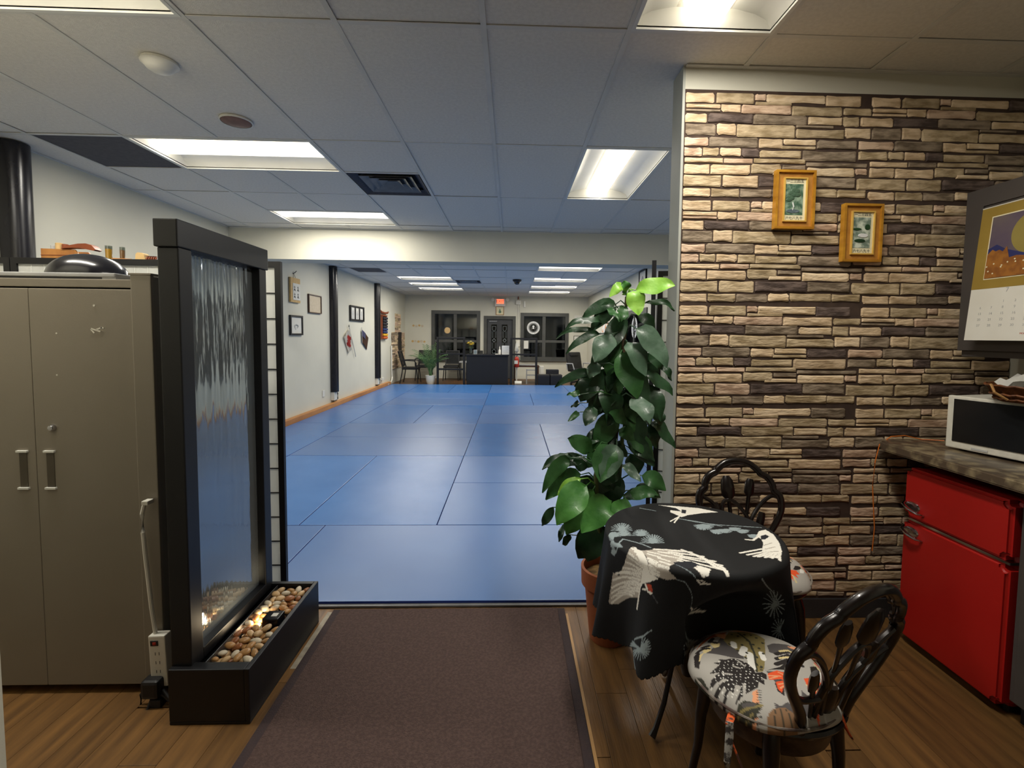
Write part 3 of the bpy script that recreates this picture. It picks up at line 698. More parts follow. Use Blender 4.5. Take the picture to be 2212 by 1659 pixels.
# flags
t = thing('paper_flag','white flag with a red disc on a grey stick, left of two flags','flag',(XL,10.08,1.20))
B().tube([(.03,.02,.36),(.03,.25,0.0),(.03,.42,-.28)],.008,6).obj('stick','grey_ink',t); B().lathe([(0,0),(.012,.01),(.008,.04),(0,.06)],8,(.03,.005,.36)).obj('finial','ink',t)
b = B(); N_ = 10
V = [[b.bm.verts.new((.035+.012*math.sin(i*.9+j*.4),.02+.22*j/N_-.33*i/N_*(1-.25*j/N_),.33-.36*j/N_-.17*i/N_-.0*j)) for j in range(N_+1)] for i in range(N_+1)]
for i in range(N_):
    for j in range(N_): b.bm.faces.new((V[i][j],V[i+1][j],V[i+1][j+1],V[i][j+1]))
bmesh.ops.solidify(b.bm,geom=b.bm.faces,thickness=.002); fo = b.obj('cloth','flag_white',t,True); fo.data.materials.append(M['flag_red'])
for p in fo.data.polygons:
    c = p.center; 
    if (c.y+.02)**2/.0155+(c.z-.07)**2/.0155 < 1: p.material_index = 1
t = thing('striped_flag','small red and white striped flag with dark canton, right of two flags','flag',(XL,11.25,1.24))
B().tube([(.025,-.305,.33),(.025,-.285,-.04)],.006,6).obj('stick','grey_ink',t)
def fpt(u,v,x_=.026): 
    p = Vector((0,-.30,.28)).lerp(Vector((0,-.285,.0)),v); q_ = Vector((0,.24,.09)).lerp(Vector((0,.10,-.20)),v); r_ = p.lerp(q_,u); return (x_+.012*math.sin(u*5),r_.y,r_.z)
b = B()
for i in range(11):
    f = b.bm.faces.new([b.bm.verts.new(fpt(u,v)) for u,v in ((0,i/11),(.5,i/11),(1,i/11),(1,(i+1)/11),(.5,(i+1)/11),(0,(i+1)/11))]); f.material_index = i%2
so = b.obj('cloth','belt_black',t); so.data.materials.clear()
for m_ in ('frame_brown','flag_white'): so.data.materials.append(M[m_])
b = B(); b.bm.faces.new([b.bm.verts.new(fpt(u,v,.030)) for u,v in ((0,0),(.22,0),(.45,0),(.45,.5),(.22,.5),(0,.5))]); b.obj('canton','flag_blue',t)
# belt rack shaped like a gate
t = thing('belt_rack','red wooden gate-shaped belt rack on the left wall beside the black pipe','belt rack',(XL,12.82,1.285))
B().box((.001,-.24,0),(.05,-.19,.64),.003).obj('side_post','redwood',t); B().box((.001,.19,0),(.05,.24,.64),.003).obj('side_post','redwood',t); B().box((.001,-.19,0),(.015,.19,.62)).obj('back_board','redwood',t)
B().tube([(.04,-.42,.77),(.045,-.30,.715),(.045,0,.70),(.045,.30,.715),(.04,.42,.75)],[.018,.03,.03,.03,.018],6).obj('top_beam','redwood',t); B().box((.001,-.30,.62),(.05,.30,.65)).obj('cross_beam','redwood',t)
for i,m_ in enumerate(['belt_orange','belt_yellow','belt_blue','belt_blue','belt_black','belt_black','belt_black','belt_black']): B().box((.016,-.185,.015+i*.074),(.085,.225 if i%2 else .20,.075+i*.074),.015).obj('belt',m_,t)
# stone veneer niche on the left wall near the far corner
t = thing('stone_niche','pale stone veneer with a dark upright niche on the left wall in the far corner','stone veneer',(XL,14.5,.42))
NM = ['stone_0','stone_3','stone_1','stone_5','stone_2']
for nm_ in NM: pass
def veneer(y0,y1,z0,z1):
    z = z0; r = 0
    while z < z1-.02:
        h = random.uniform(.045,.07); y = y0+random.uniform(-.04,.02)
        while y < y1-.05:
            w = random.uniform(.16,.36); w = min(w,y1+random.uniform(-.03,.04)-y)
            if w>.04: B().box((.001,y,z),(.03+random.random()*.012,y+w-.008,min(z+h,z1)-.006),.004).obj('stone',random.choice(NM),t)
            y += w
        z += h
random.seed(31)
veneer(-.78,-.12,0,1.07); veneer(.42,.78,0,1.07); veneer(-.12,.42,0,.5); veneer(-.35,.25,1.07,1.62)
B().box((.001,-.12,.5),(.02,.42,1.07)).obj('niche','niche_dark',t)
t = thing('cable_cover','white cable cover running down the left wall to the mats in the far corner','cable cover',(XL,13.6,0))
B().tube([(.03,.0,1.10),(.03,.0,.42),(.04,.03,.20),(.05,-.06,.10),(.06,-.3,.06),(.07,-.62,.05)],.022,8).obj('duct','white_plastic',t,True)
tag(B().box((XL+.001,8.70,.26),(XL+.012,8.80,.38),.003).obj('wall_socket','white_plastic'),'small white wall socket just before the middle black pipe','socket')
tag(B().box((XL+.001,12.55,.20),(XL+.06,12.68,.27),.01).obj('plug_adapter','white_plastic'),'white plug adapter low on the left wall beyond the far black pipe','adapter')
# right wall pieces
t = thing('picture_frame','black framed picture high on the right wall above the plant','picture',(XR,8.98,2.37)); frameY(-.24,.24,0,.32,.025,-.03,-.001).obj('frame','frame_black',t); B().box((-.014,-.215,.025),(-.002,.215,.295)).obj('picture','paper',t); B().tube([(-.016,-.1,.08),(-.016,0,.2),(-.016,.1,.1)],.012,6).obj('ink_drawing','grey_ink',t)
t = thing('wall_poster','colourful framed poster on the right wall behind the plant','poster',(XR,12.45,1.5)); frameY(-.5,.5,0,.53,.02,-.02,-.001).obj('frame','white_plastic',t); B().box((-.012,-.48,.02),(-.002,.48,.51)).obj('picture','poster_colors',t)
q = B(); q.tube([(-.016,.2,.05),(-.016,.1,.3),(-.016,-.1,.45)],[.09,.06,.02],6,True,.1,(1,0,0)); q.obj('figure_motif','sign_white',t)
tag(B().box((XR-.04,8.25,1.98),(XR-.001,8.37,2.12),.01).obj('wall_thermostat','white_plastic'),'small white box on the right wall above the side window','thermostat')
# ------------------------------------------------------------------ reception area
def P3(Y,u,v): return at(1,Y,u,v)
t = thing('reception_desk','dark navy reception desk at the far end of the mats','desk',(-.66,13.80,0))
B().box((-.61,-.30,.02),(.57,-.27,.84)).obj('front_panel','desk_navy',t); B().box((-.61,-.27,.0),(-.58,.30,.84)).obj('side_panel','desk_navy',t); B().box((.54,-.27,.0),(.57,.30,.84)).obj('side_panel','desk_navy',t); B().box((-.64,-.34,.84),(.60,.32,.875),.005).obj('desk_top','desk_navy',t)
DT = .875
t = thing('flower_vase','glass vase of yellow chrysanthemums on the left end of the reception desk','flowers',(-1.16,13.62,DT))
B().lathe([(0,0),(.045,0),(.05,.03),(.042,.1),(.055,.17),(.05,.17),(.038,.1),(.044,.01),(0,.01)],18).obj('vase','jar_glass',t,True)
random.seed(2)
for i in range(7):
    a = i*2.4; r = .0 if i==0 else .07; x,y,z = r*math.cos(a),r*math.sin(a)*.8,.31-.03*(i>0)+random.uniform(-.02,.03)
    s_ = B().tube([(0,0,.02),(x*.4,y*.4,.15),(x,y,z-.01)],.004,5).obj('stem','stem_green',t)
    b = B()
    for ring,(n,rr,up) in enumerate(((12,.062,.012),(9,.045,.03),(6,.025,.042))):
        for j in range(n):
            an = 2*PI*j/n+ring*.3; dx,dy = math.cos(an),math.sin(an); p0 = Vector((x,y,z)); tp = p0+Vector((dx*rr,dy*rr,up)); md = p0+Vector((dx*rr*.6,dy*rr*.6,up+.006)); sd = Vector((-dy,dx,0))*.011
            v = [b.bm.verts.new(q_) for q_ in (p0,md+sd,tp,md-sd)]; b.bm.faces.new(v)
    bmesh.ops.solidify(b.bm,geom=b.bm.faces,thickness=.0015); b.obj('blossom','petal' if i%3 else 'petal_white',t)
for i in range(5):
    a = i*1.3+.4; b = B(); b.tube([(0,0,.12),(.05*math.cos(a),.05*math.sin(a),.2),(.12*math.cos(a),.12*math.sin(a),.19)],[.003,.014,.002],6,True,.2); b.obj('leaf','palm_leaf',t)
t = thing('small_photo_frame','small tilted photo frame beside the flowers on the reception desk','photo frame',(-1.03,13.6,DT)); q = B(); q.box((-.05,-.006,0),(.05,.006,.13),.002,Matrix.Rotation(-.2,4,'X')); q.obj('frame','grey_ink',t); q = B(); q.box((-.04,-.009,.01),(.04,-.0065,.12),0,Matrix.Rotation(-.2,4,'X')); q.obj('photo','pic_blue',t); B().box((-.008,0,0),(.008,.06,.006)).obj('stand','black_plastic',t)
t = thing('spray_bottle','white sanitiser bottle on the reception desk','bottle',(-.33,13.6,DT)); B().lathe([(0,0),(.034,0),(.036,.02),(.035,.12),(.015,.155),(.015,.175),(0,.175)],16).obj('bottle','white_plastic',t,True); B().lathe([(.014,.17),(.018,.175),(.018,.2),(.008,.21),(.006,.24),(0,.24)],12).obj('pump','white_plastic',t,True); B().box((-.005,-.04,.235),(.006,.01,.245)).obj('spout','white_plastic',t)
t = thing('standing_sign','white notice board standing on the right end of the reception desk','sign',(-.165,13.62,DT)); q = B(); q.box((-.105,-.006,0),(.105,.006,.255),.003); q.obj('panel','sign_white',t); q = B()
for i in range(9): q.box((-.08,-.0075,.03+i*.023),(.075 if i%3 else .04,-.0065,.036+i*.023))
q.obj('print_lines','grey_ink',t); B().box((-.06,-.005,0),(.06,.09,.006)).obj('foot','sign_white',t)
tag(B().box((-.46,13.55,DT),(-.37,13.62,DT+.02),.004).obj('tissue_pack','paper'),'small white packet lying on the reception desk','packet')
tag(B().box((-.62,13.5,DT),(-.50,13.68,DT+.008),.002).obj('clipboard','black_plastic'),'flat dark clipboard lying in the middle of the reception desk','clipboard')
# black railings
def railing(x0,x1,lab,mid):
    t = thing('black_railing',lab,'railing',((x0+x1)/2,13.5,0)); w = (x1-x0)/2
    for s in (-1,1): B().box((s*w-.03,-.03,0),(s*w+.03,.03,1.36),.004).obj('post','black_satin',t)
    B().box((-w+.03,-.025,1.31),(w-.03,.025,1.36),.004).obj('top_rail','black_satin',t); B().box((-w+.03,-.025,.86),(w-.03,.025,.91),.004).obj('middle_rail','black_satin',t)
    if mid: B().box((-w+.03,-.025,.42),(w-.03,.025,.47),.004).obj('lower_rail','black_satin',t)
railing(-2.09,-1.34,'black open railing left of the reception desk',1)
railing(.0,.72,'black open railing right of the reception desk',0)
# guest chairs
def guest_chair(name_lab, x,y,rz, arms=True, group='black guest chairs in the reception area'):
    t = thing('guest_chair',name_lab,'chair',(x,y,0),rz,group)
    B().box((-.23,-.22,.40),(.23,.24,.47),.02).obj('seat','chair_black',t)
    q = frameX(-.22,.22,.50,.93,.03,-.02,.015); 
    for v in q.bm.verts: v.co.y += -.20-(v.co.z-.5)*.28
    q.obj('back_frame','chair_black',t)
    q = B(); q.box((-.19,-.005,.53),(.19,.005,.90))
    for v in q.bm.verts: v.co.y += -.20-(v.co.z-.5)*.28
    q.obj('back_mesh','chair_mesh',t)
    for sx in (-1,1):
        B().tube([(sx*.21,-.19,.50),(sx*.215,-.21,.30),(sx*.235,-.27,0)],.014,8).obj('leg','chair_black',t); B().tube([(sx*.21,.21,.41),(sx*.22,.23,.2),(sx*.235,.25,0)],.014,8).obj('leg','chair_black',t)
        if arms: B().tube([(sx*.23,-.24,.66),(sx*.255,-.05,.67),(sx*.255,.15,.66),(sx*.245,.2,.60),(sx*.235,.2,.44)],.014,8).obj('armrest','chair_black',t)
    return t
guest_chair('black mesh chair turned sideways in the far left corner',-2.95,13.98,-PI/2)
guest_chair('black mesh chair behind the palm in the far left corner',-2.72,14.85,PI)
guest_chair('black chair under the far window behind the left railing',-1.87,14.9,PI,False)
guest_chair('black chair beside the desk behind the left railing',-1.13,14.95,PI,False)
t = thing('side_table','small side table with a pale top between the chairs under the far window','table',(-1.50,14.95,0)); B().box((-.12,-.2,.56),(.12,.2,.60),.004).obj('table_top','silver_tray',t)
for sx in (-1,1):
    for sy in (-1,1): B().box((sx*.10-.012,sy*.17-.012,0),(sx*.10+.012,sy*.17+.012,.56)).obj('leg','black_satin',t)
# palm
t = thing('potted_palm','green areca palm in a tapered white pot beside the left railing','palm',(-2.31,13.60,0))
B().lathe([(0,0),(.09,0),(.125,.10),(.145,.24),(.15,.26),(.135,.26),(.12,.23),(0,.22)],24).obj('pot','white_plastic',t,True)
B().lathe([(0,.225),(.13,.235)],20).obj('soil','soil_moss',t)
random.seed(14)
for i in range(16):
    a = i*2.399; L = random.uniform(.80,1.12); lean = random.uniform(.35,.72) if i>3 else .2; pts = []
    for k in range(9):
        s_ = k/8; r = L*lean*s_**1.7; z = .24+L*(s_-.32*lean*2.0*s_**2.6)
        pts.append(Vector((.03*math.cos(a)+r*math.cos(a),.03*math.sin(a)+r*math.sin(a)*.7,z)))
    b = B(); b.tube(pts,[.009*(1-.8*k/8)+.001 for k in range(9)],5)
    for k in range(3,9):
        d_ = (pts[k]-pts[k-1]).normalized(); sd = d_.cross(Vector((0,0,1))); sd = sd.normalized() if sd.length>.01 else Vector((1,0,0))
        for h_ in (0,.5):
            p0 = pts[k-1].lerp(pts[k],h_)
            for s in (-1,1):
                l_ = .27*(1-abs(k-5)/7); tp = p0+sd*s*l_*.8+d_*l_*.7-Vector((0,0,l_*.25)); md = p0.lerp(tp,.45)+Vector((0,0,.01)); wv = d_*.011
                v = [b.bm.verts.new(q_) for q_ in (p0,md+wv,tp,md-wv)]; b.bm.faces.new(v)
    b.obj('frond','palm_leaf',t)
# right side of reception
t = thing('fire_extinguisher','red fire extinguisher on the conduit right of the desk','fire extinguisher',(.165,13.78,.50)); B().box((-.02,.07,-.50),(.02,.10,.45),.004).obj('stand_post','white_plastic',t); B().box((-.05,.0,-.012),(.05,.1,.0)).obj('bracket','white_plastic',t); B().lathe([(0,0),(.06,0),(.068,.02),(.068,.24),(.05,.29),(.02,.31),(0,.31)],20).obj('cylinder','red_plastic',t,True); B().box((-.069,-.0695,.1),(.03,-.05,.2)).obj('label_plate','paper',t); B().lathe([(0,.31),(.02,.31),(.022,.34),(0,.345)],12).obj('valve','steel',t,True); B().tube([(0,0,.34),(.06,-.02,.36)],.008,6).obj('handle','black_plastic',t); B().tube([(.01,0,.32),(.08,-.01,.30),(.085,-.01,.15)],.01,6).obj('hose','black_plastic',t,True)
t = thing('work_table','brown topped work table behind the right railing','table',(.46,14.22,0)); B().box((-.38,-.26,.49),(.38,.26,.53),.004).obj('table_top','frame_brown',t)
for sx in (-1,1):
    for sy in (-1,1): B().box((sx*.35-.018,sy*.23-.018,0),(sx*.35+.018,sy*.23+.018,.49)).obj('leg','frame_brown',t)
tag(B().box((.20,14.05,.531),(.72,14.25,.56),.006).obj('paper_tray','silver_tray'),'low grey tray of papers on the work table','tray')
tag(B().lathe([(0,0),(.10,.09),(.06,.30),(.055,.30),(.09,.10),(0,.012)],16,(.165,13.80,.90),None,.6,.5).obj('white_bag','white_plastic',None,True),'small white bag hanging above the red extinguisher','bag')
t = thing('folding_stool','grey folding step stool under the work table','stool',(.60,13.86,0))
for s in (-1,1): B().box((s*.14-.014,-.02,0),(s*.14+.014,.02,.44)).obj('side_rail','silver_tray',t)
B().box((-.125,-.03,.25),(.125,.05,.28)).obj('step','silver_tray',t); B().box((-.125,-.03,.40),(.125,.05,.43)).obj('step','silver_tray',t)
t = thing('paper_roll','white paper roll lying on the floor beside the desk','roll',(.16,13.62,.055)); B().lathe([(.018,-.10),(.055,-.10),(.055,.10),(.018,.10)],18,(.05,0,0),Matrix.Rotation(PI/2,4,'Y')).obj('roll','paper',t,True); B().tube([(-.052,0,0),(.152,0,0)],.0185,12).obj('core','beige_print',t)
for k,(x0,x1) in enumerate(((.77,1.11),(1.13,1.47))):
    t = thing('storage_ottoman',('dark cube ottoman next to the right railing','dark cube ottoman nearer the office chair')[k],'ottoman',((x0+x1)/2,13.6,0)); w = (x1-x0)/2; B().box((-w,-.17,.0),(w,.17,.27),.01).obj('body','desk_navy',t); B().box((-w,-.17,.271),(w,.17,.31),.012).obj('lid','leather_grey',t)
tag(B().box((1.05,13.95,0),(1.42,14.2,.42),.01).obj('dark_box','belt_black'),'dark storage box standing behind the ottomans','box')
tag(B().box((.86,14.05,0),(.98,14.2,.52),.006).obj('white_bin','white_plastic'),'slim white bin standing behind the first ottoman','bin')
t = thing('office_chair','high-backed dark office armchair in the far right corner','office chair',(2.0,13.8,0),PI+.5)
q = B(); q.box((-.25,-.03,.45),(.25,.06,.95),.03)
for v in q.bm.verts: v.co.y -= .22+(v.co.z-.45)*.25
q.obj('backrest','leather_grey',t,True); q = B(); q.box((-.16,-.02,.84),(.16,.08,.95),.03); 
for v in q.bm.verts: v.co.y -= .19+(v.co.z-.45)*.25
q.obj('headrest','leather_grey',t,True); B().box((-.26,-.22,.38),(.26,.28,.48),.035).obj('seat','leather_grey',t,True); B().tube([(0,0,.38),(0,0,.1)],.028,10).obj('gas_column','black_satin',t)
for s in (-1,1): B().tube([(s*.28,-.2,.44),(s*.31,-.2,.62),(s*.31,.1,.63),(s*.28,.14,.46)],.018,8).obj('armrest','silver_tray',t,True)
for k in range(5):
    a = 2*PI*k/5; l_ = B().tube([(0,0,.11),(.28*math.cos(a),.28*math.sin(a),.06)],[.025,.015],8).obj('base_arm','black_satin',t); B().lathe([(0,-.02),(.028,-.02),(.028,.02),(0,.02)],12,(.28*math.cos(a),.28*math.sin(a),.029),Matrix.Rotation(PI/2,4,'X')).obj('caster','black_plastic',t)
# ------------------------------------------------------------------ metal cabinet at left
t = thing('metal_cabinet','tall taupe two-door metal cabinet at the left behind the fountain','cabinet',(-1.80,1.83,0))
q = B(); q.box((-.455,.018,.03),(-.44,.44,1.60)); q.box((.44,.0,.03),(.455,.44,1.625)); q.box((-.44,.02,1.585),(.44,.44,1.60)); q.box((-.44,.43,.03),(.44,.44,1.585)); q.box((-.44,.02,.03),(.44,.43,.05)); q.obj('body','cabinet_side',t)
B().box((-.455,-.002,1.583),(.378,.018,1.614),.003).obj('header','cabinet',t)
B().box((.380,-.014,.03),(.455,.004,1.632),.004).obj('right_stile','cabinet',t); B().box((.374,-.016,1.630),(.458,.12,1.637),.001).obj('stile_cap','cabinet',t)
B().box((-.455,-.002,.03),(-.40,.018,1.58),.003).obj('left_stile','cabinet',t)
for s in (-1,1):
    x0,x1 = (.001,.377) if s>0 else (-.397,-.0005)
    dr = B().box((x0,-.004,.035),(x1,.016,1.577),.003).obj('door','cabinet',t)
    hx = -.047 if s<0 else .053
    B().box((hx-.014,-.006,.822),(hx+.014,-.0035,.960)).obj('pull_recess','recess_shade',dr)  # thin plate on the door, the recess's shade put into its dark colour
    B().box((hx-.02,-.013,.958),(hx+.02,-.003,.966),.001).obj('pull_lip','white_metal',dr); B().box((hx-.02,-.013,.816),(hx+.02,-.003,.824),.001).obj('pull_lip','white_metal',dr)
B().lathe([(0,0),(.012,0),(.013,.006),(.009,.014),(0,.016)],16,(.068,-.004,1.053),Matrix.Rotation(PI/2,4,'X')).obj('lock_knob','chrome',t,True)
for u,v,r in ((203,660,.004),(122,720,.003),(123,810,.003)):
    p = at(1,1.825,u,v)-t.location; B().lathe([(0,0),(r,0),(r,.0008),(0,.0008)],8,p,Matrix.Rotation(PI/2,4,'X')).obj('paint_chip','chip',t)
p = at(1,1.825,207,713)-t.location; q = B()
for dx,dz,w_,a_ in ((0,0,.018,.3),(.012,.006,.012,-.4),(-.012,-.004,.010,.9),(.024,.009,.006,.2)): q.box((-w_,-.0008,-.0025),(w_,0,.0025),0,Matrix.Translation(p+Vector((dx,0,dz))) @ Matrix.Rotation(a_,4,'Y'))
q.obj('paint_scuff','chip',t)
for sx in (-.42,.42):
    for y in (.05,.40): B().box((sx-.03,y-.03,0),(sx+.03,y+.03,.03)).obj('foot','black_satin',t)
t = thing('document_tray','flat grey tray with dark front slot lying on top of the metal cabinet','tray',(-1.78,2.05,1.601))
z0 = .0
B().box((-.33,-.19,.024),(.27,.19,.040),.004).obj('tray_top','silver_tray',t); B().box((-.31,-.185,.0),(.22,.185,.024),.002).obj('slot','black_plastic',t); B().box((-.33,-.186,.0),(-.31,.186,.024)).obj('side_wall','silver_tray',t); B().box((.22,-.186,.0),(.27,.186,.024)).obj('side_wall','silver_tray',t)
t = thing('black_bowl','glossy black upside-down bowl on the grey tray above the cabinet','bowl',(-1.76,2.04,1.642)); P = [(.138,0),(.140,.006)]+[(.138*math.cos(a*PI/20),.004+.092*math.sin(a*PI/20)) for a in range(1,10)]+[(0,.096)]
B().lathe(P,40,(0,0,0),None,1.0,.9).obj('shell','black_gloss',t,True)
# ------------------------------------------------------------------ shoji screens
def shoji(p0,p1,h,parent,rows=13,name='screen_panel'):
    p0,p1 = Vector(p0),Vector(p1); L = (p1-p0).length; a = math.atan2(p1.y-p0.y,p1.x-p0.x)
    o = bpy.data.objects.new(name,None); COL.objects.link(o); o.parent = parent; o.location = (p0.x,p0.y,0)-parent.location*0 if False else Vector((p0.x,p0.y,0)); o.rotation_euler.z = a
    w = .030
    frameX(0,L,.027,h,w,-.011,.011).obj('frame','black_satin',o)
    B().box((w,-.001,.02+w),(L-w,.001,h-w)).obj('rice_paper','shoji_paper',o)
    q = B(); H = h-w-.02-w; n = rows
    for i in range(1,n): z = .02+w+H*i/n; q.box((w,-.006,z-.0022),(L-w,-.001,z+.0022)); q.box((w,.001,z-.0022),(L-w,.006,z+.0022))
    q.obj('lattice','black_satin',o)
    q = B(); m_ = 5
    for i in range(1,m_+1): x_ = w+(L-2*w)*i/(m_+1); q.box((x_-.0012,-.0025,.02+w),(x_+.0012,-.001,h-w))
    q.obj('lattice_seam','white_metal',o)
    return o
t = thing('shoji_screen','black framed shoji screen with white paper behind the cabinet and fountain','folding screen',(0,0,0))
x = -1.190
for k in range(5): shoji((x-.445,2.5),(x,2.5),1.787,t); x -= .449
t = thing('shoji_screen','folded black framed shoji screen beside the stone wall behind the plant','folding screen',(0,0,0))
shoji((.737,2.452),(.868,2.88),1.818,t); shoji((.893,2.89),(1.30,2.80),1.823,t); shoji((1.32,2.79),(1.62,2.50),1.82,t)
# shelf behind the left screen that carries the small wooden things
t = thing('black_shelf_unit','black shelf unit behind the shoji screen carrying small wooden things','shelf',(-2.45,2.67,0))
B().box((-.95,-.13,1.760),(.95,.13,1.788),.002).obj('top_board','black_satin',t)
for z in (.06,.6,1.2): B().box((-.93,-.125,z),(.93,.12,z+.02)).obj('shelf_board','black_satin',t)
for s in (-1,1): B().box((s*.94-.01,-.13,.026),(s*.94+.01,.13,1.76)).obj('side_board','black_satin',t)
SH = 1.789
t = thing('wooden_box','open light wooden box with round sticks on the shelf at left','wooden box',(-2.40,2.66,SH))
q = B(); q.prism([(-.10,0),(.10,0),(.10,.03),(.075,.062),(-.10,.066)],-.045,-.037,Matrix.Rotation(PI/2,4,'X')); q.prism([(-.10,0),(.10,0),(.10,.03),(.075,.062),(-.10,.066)],.037,.045,Matrix.Rotation(PI/2,4,'X')); q.box((-.10,-.037,0),(-.092,.037,.064)); q.box((.092,-.037,0),(.10,.037,.03)); q.box((-.092,-.037,0),(.092,.037,.008)); q.obj('box','oak',t)
B().box((-.101,-.047,.030),(.085,-.0455,.033)).obj('groove','redwood',t)
for (x_,r_,h_,m_) in ((-.045,.016,.092,'scroll_tan'),(-.012,.015,.086,'redwood'),(-.076,.011,.080,'grey_ink')): tag(B().lathe([(0,0),(r_,0),(r_,h_),(r_*.8,h_+.002),(0,h_+.002)],16).obj('wooden_rod',m_,None,True,(-2.40+x_,2.66,SH+.009)),{'scroll_tan':'light round rod standing in the wooden box','redwood':'reddish round rod standing in the wooden box','grey_ink':'grey round rod standing at the left end of the wooden box'}[m_],'rod')
t = thing('wooden_comb','curved reddish wooden wedge resting on the wooden box','wooden wedge',(-2.29,2.625,SH+.066)); B().prism([(-.10,.0),(-.06,.016),(-.01,.026),(.03,.028),(.062,.018),(.082,-.004),(.07,-.010),(.04,-.004),(0,.004),(-.05,.004)],-.02,.02,Matrix.Rotation(PI/2,4,'X')).obj('blade','redwood',t,True)
for (u0,u1,vt,m_,lab,k) in ((229,242,531,'yellow_oil','tall glass of yellow liquid on the shelf','a'),(260,270,534,'brown_jar','tall glass of brown spice on the shelf beside the fountain','b')):
    a_ = at(1,2.64,u0,560); c_ = at(1,2.64,u1,560); top = at(1,2.64,u0,vt).z-SH; r_ = (c_.x-a_.x)/2
    t = thing('tall_glass',lab,'glass',((a_.x+c_.x)/2,2.64,SH)); B().lathe([(0,0),(r_*.9,0),(r_,top),(r_-.002,top),(r_*.87,.004),(0,.004)],20).obj('glass','jar_glass',t,True); B().lathe([(0,.005),(r_*.86,.005),(r_*.93,top*.8),(0,top*.8)],20).obj('contents',m_,t,True)
tag(B().tube([(-2.135,2.62,SH+.012),(-2.04,2.625,SH+.010)],.010,10).obj('wooden_dowel','oak'),'small wooden dowel lying between the two tall glasses','dowel')
tag(B().prism([(-.028,0),(.030,0),(.018,.045),(.008,.052),(-.014,.054),(-.024,.046)],-.02,.02,Matrix.Rotation(PI/2,4,'X')).obj('wooden_block','scroll_tan',None,False,(-1.99,2.64,SH)),'pale rounded wooden block on the shelf right of the glasses','block')
t = thing('wire_rack','small wire rack of brown discs beside the pale block','rack',(-1.94,2.64,SH))
for i in range(5): B().lathe([(0,0),(.018,0),(.018,.006),(0,.006)],14,(-.022+i*.012,0,.019),Matrix.Rotation(PI/2,4,'Y')).obj('disc','redwood',t)
B().tube([(-.035,-.015,.036),(.035,-.015,.034),(.04,-.015,0)],.0015,5).obj('wire','steel',t)
for i in range(2): tag(B().lathe([(0,0),(.011,0),(.013,.01),(.009,.018),(0,.02)],14).obj('small_pot','brown_jar' if i else 'grey_ink',None,True,(-1.905+i*.028,2.63,SH)),('tiny grey pot at the right end of the shelf','tiny brown pot at the right end of the shelf')[i],'pot')
# ------------------------------------------------------------------ water wall fountain
t = thing('water_wall_fountain','tall black framed water wall fountain with wet glass and pebble trough','fountain',(-1.2,1.97,0))
ox, oy = 1.2, -1.97
def bx(x0,x1,y0,y1,z0,z1,n,m,bev=.003): return B().box((x0+ox,y0+oy,z0),(x1+ox,y1+oy,z1),bev).obj(n,m,t)
bx(-1.222,-1.150,1.684,1.752,.19,1.712,'near_post','black_satin',.004); bx(-1.222,-1.150,2.208,2.268,.19,1.712,'far_post','black_satin',.004)
bx(-1.226,-1.144,1.672,2.276,1.712,1.807,'top_box','black_satin',.004); bx(-1.222,-1.150,1.752,2.208,.19,.232,'bottom_rail','black_satin')
bx(-1.200,-1.186,1.752,2.208,.232,1.712,'back_panel','black_matte',0)
# wet mirror glass: gently rippled sheet
ny, nz_ = 140, 420; Yg, Zg = np.meshgrid(np.linspace(1.752,2.208,ny),np.linspace(.232,1.712,nz_)); rs = np.random.RandomState(3)
hgt = np.zeros_like(Yg)
for k in range(70):
    fy = rs.uniform(60,330); fz = rs.uniform(1,16); hgt += np.sin(Yg*fy+rs.uniform(0,6.28)+1.5*np.sin(Zg*fz+rs.uniform(0,6)))*np.cos(Zg*fz+rs.uniform(0,6.28))/fy
hgt *= .0100*np.clip(.10+1.5*np.exp(-((Zg-1.72)/.16)**2)+.55*np.exp(-((Zg-1.25)/.28)**2)+.12*(Zg<.4),0,2)
V_ = np.stack([np.full_like(Yg,-1.184)+hgt*1.0+ox,Yg+oy,Zg],-1).reshape(-1,3); ii = (np.arange(nz_-1)[:,None]*ny+np.arange(ny-1)[None]).ravel()
wg = mesh_np('wet_glass',V_,np.stack([ii,ii+1,ii+1+ny,ii+ny],1),'mirror_glass',t)
# trough
bx(-1.222,-.935,1.664,2.280,.0,.012,'trough_base','black_satin'); bx(-.953,-.935,1.664,2.280,.012,.208,'trough_side','black_satin'); bx(-1.222,-.953,1.664,1.706,.012,.208,'trough_end','black_satin'); bx(-1.222,-.953,2.256,2.280,.012,.208,'trough_end','black_satin'); bx(-1.222,-1.204,1.706,2.256,.012,.19,'trough_side','black_satin')
bx(-1.122,-1.119,1.706,2.256,.10,.200,'steel_lip','steel',0); bx(-1.119,-.953,1.706,2.256,.14,.150,'pebble_tray','black_matte',0)
# lamp
lp = at(2,.206,588,1330)
lm = thing('trough_lamp','small black lamp hood with a white label among the fountain pebbles','lamp',(lp.x,lp.y,.178))
B().box((-.028,-.032,-.02),(.04,.032,.032),.004).obj('hood','black_gloss',lm); B().box((-.030,-.024,-.012),(-.0285,.024,.022)).obj('glowing_face','lamp_glow',lm)
B().box((.0,-.012,.0322),(.024,.012,.033)).obj('label_plate','paper',lm)
sp = bpy.data.lights.new('trough_spot','AREA'); sp.energy = .25; sp.size = .04; sp.color = (1,.85,.62); so_ = bpy.data.objects.new('trough_spot',sp); COL.objects.link(so_); so_.location = (lp.x-.034,lp.y,.19); so_.rotation_euler = (0,PI/2+.25,0); so_['category'] = 'light'; so_['label'] = 'warm beam of the small lamp in the fountain trough'
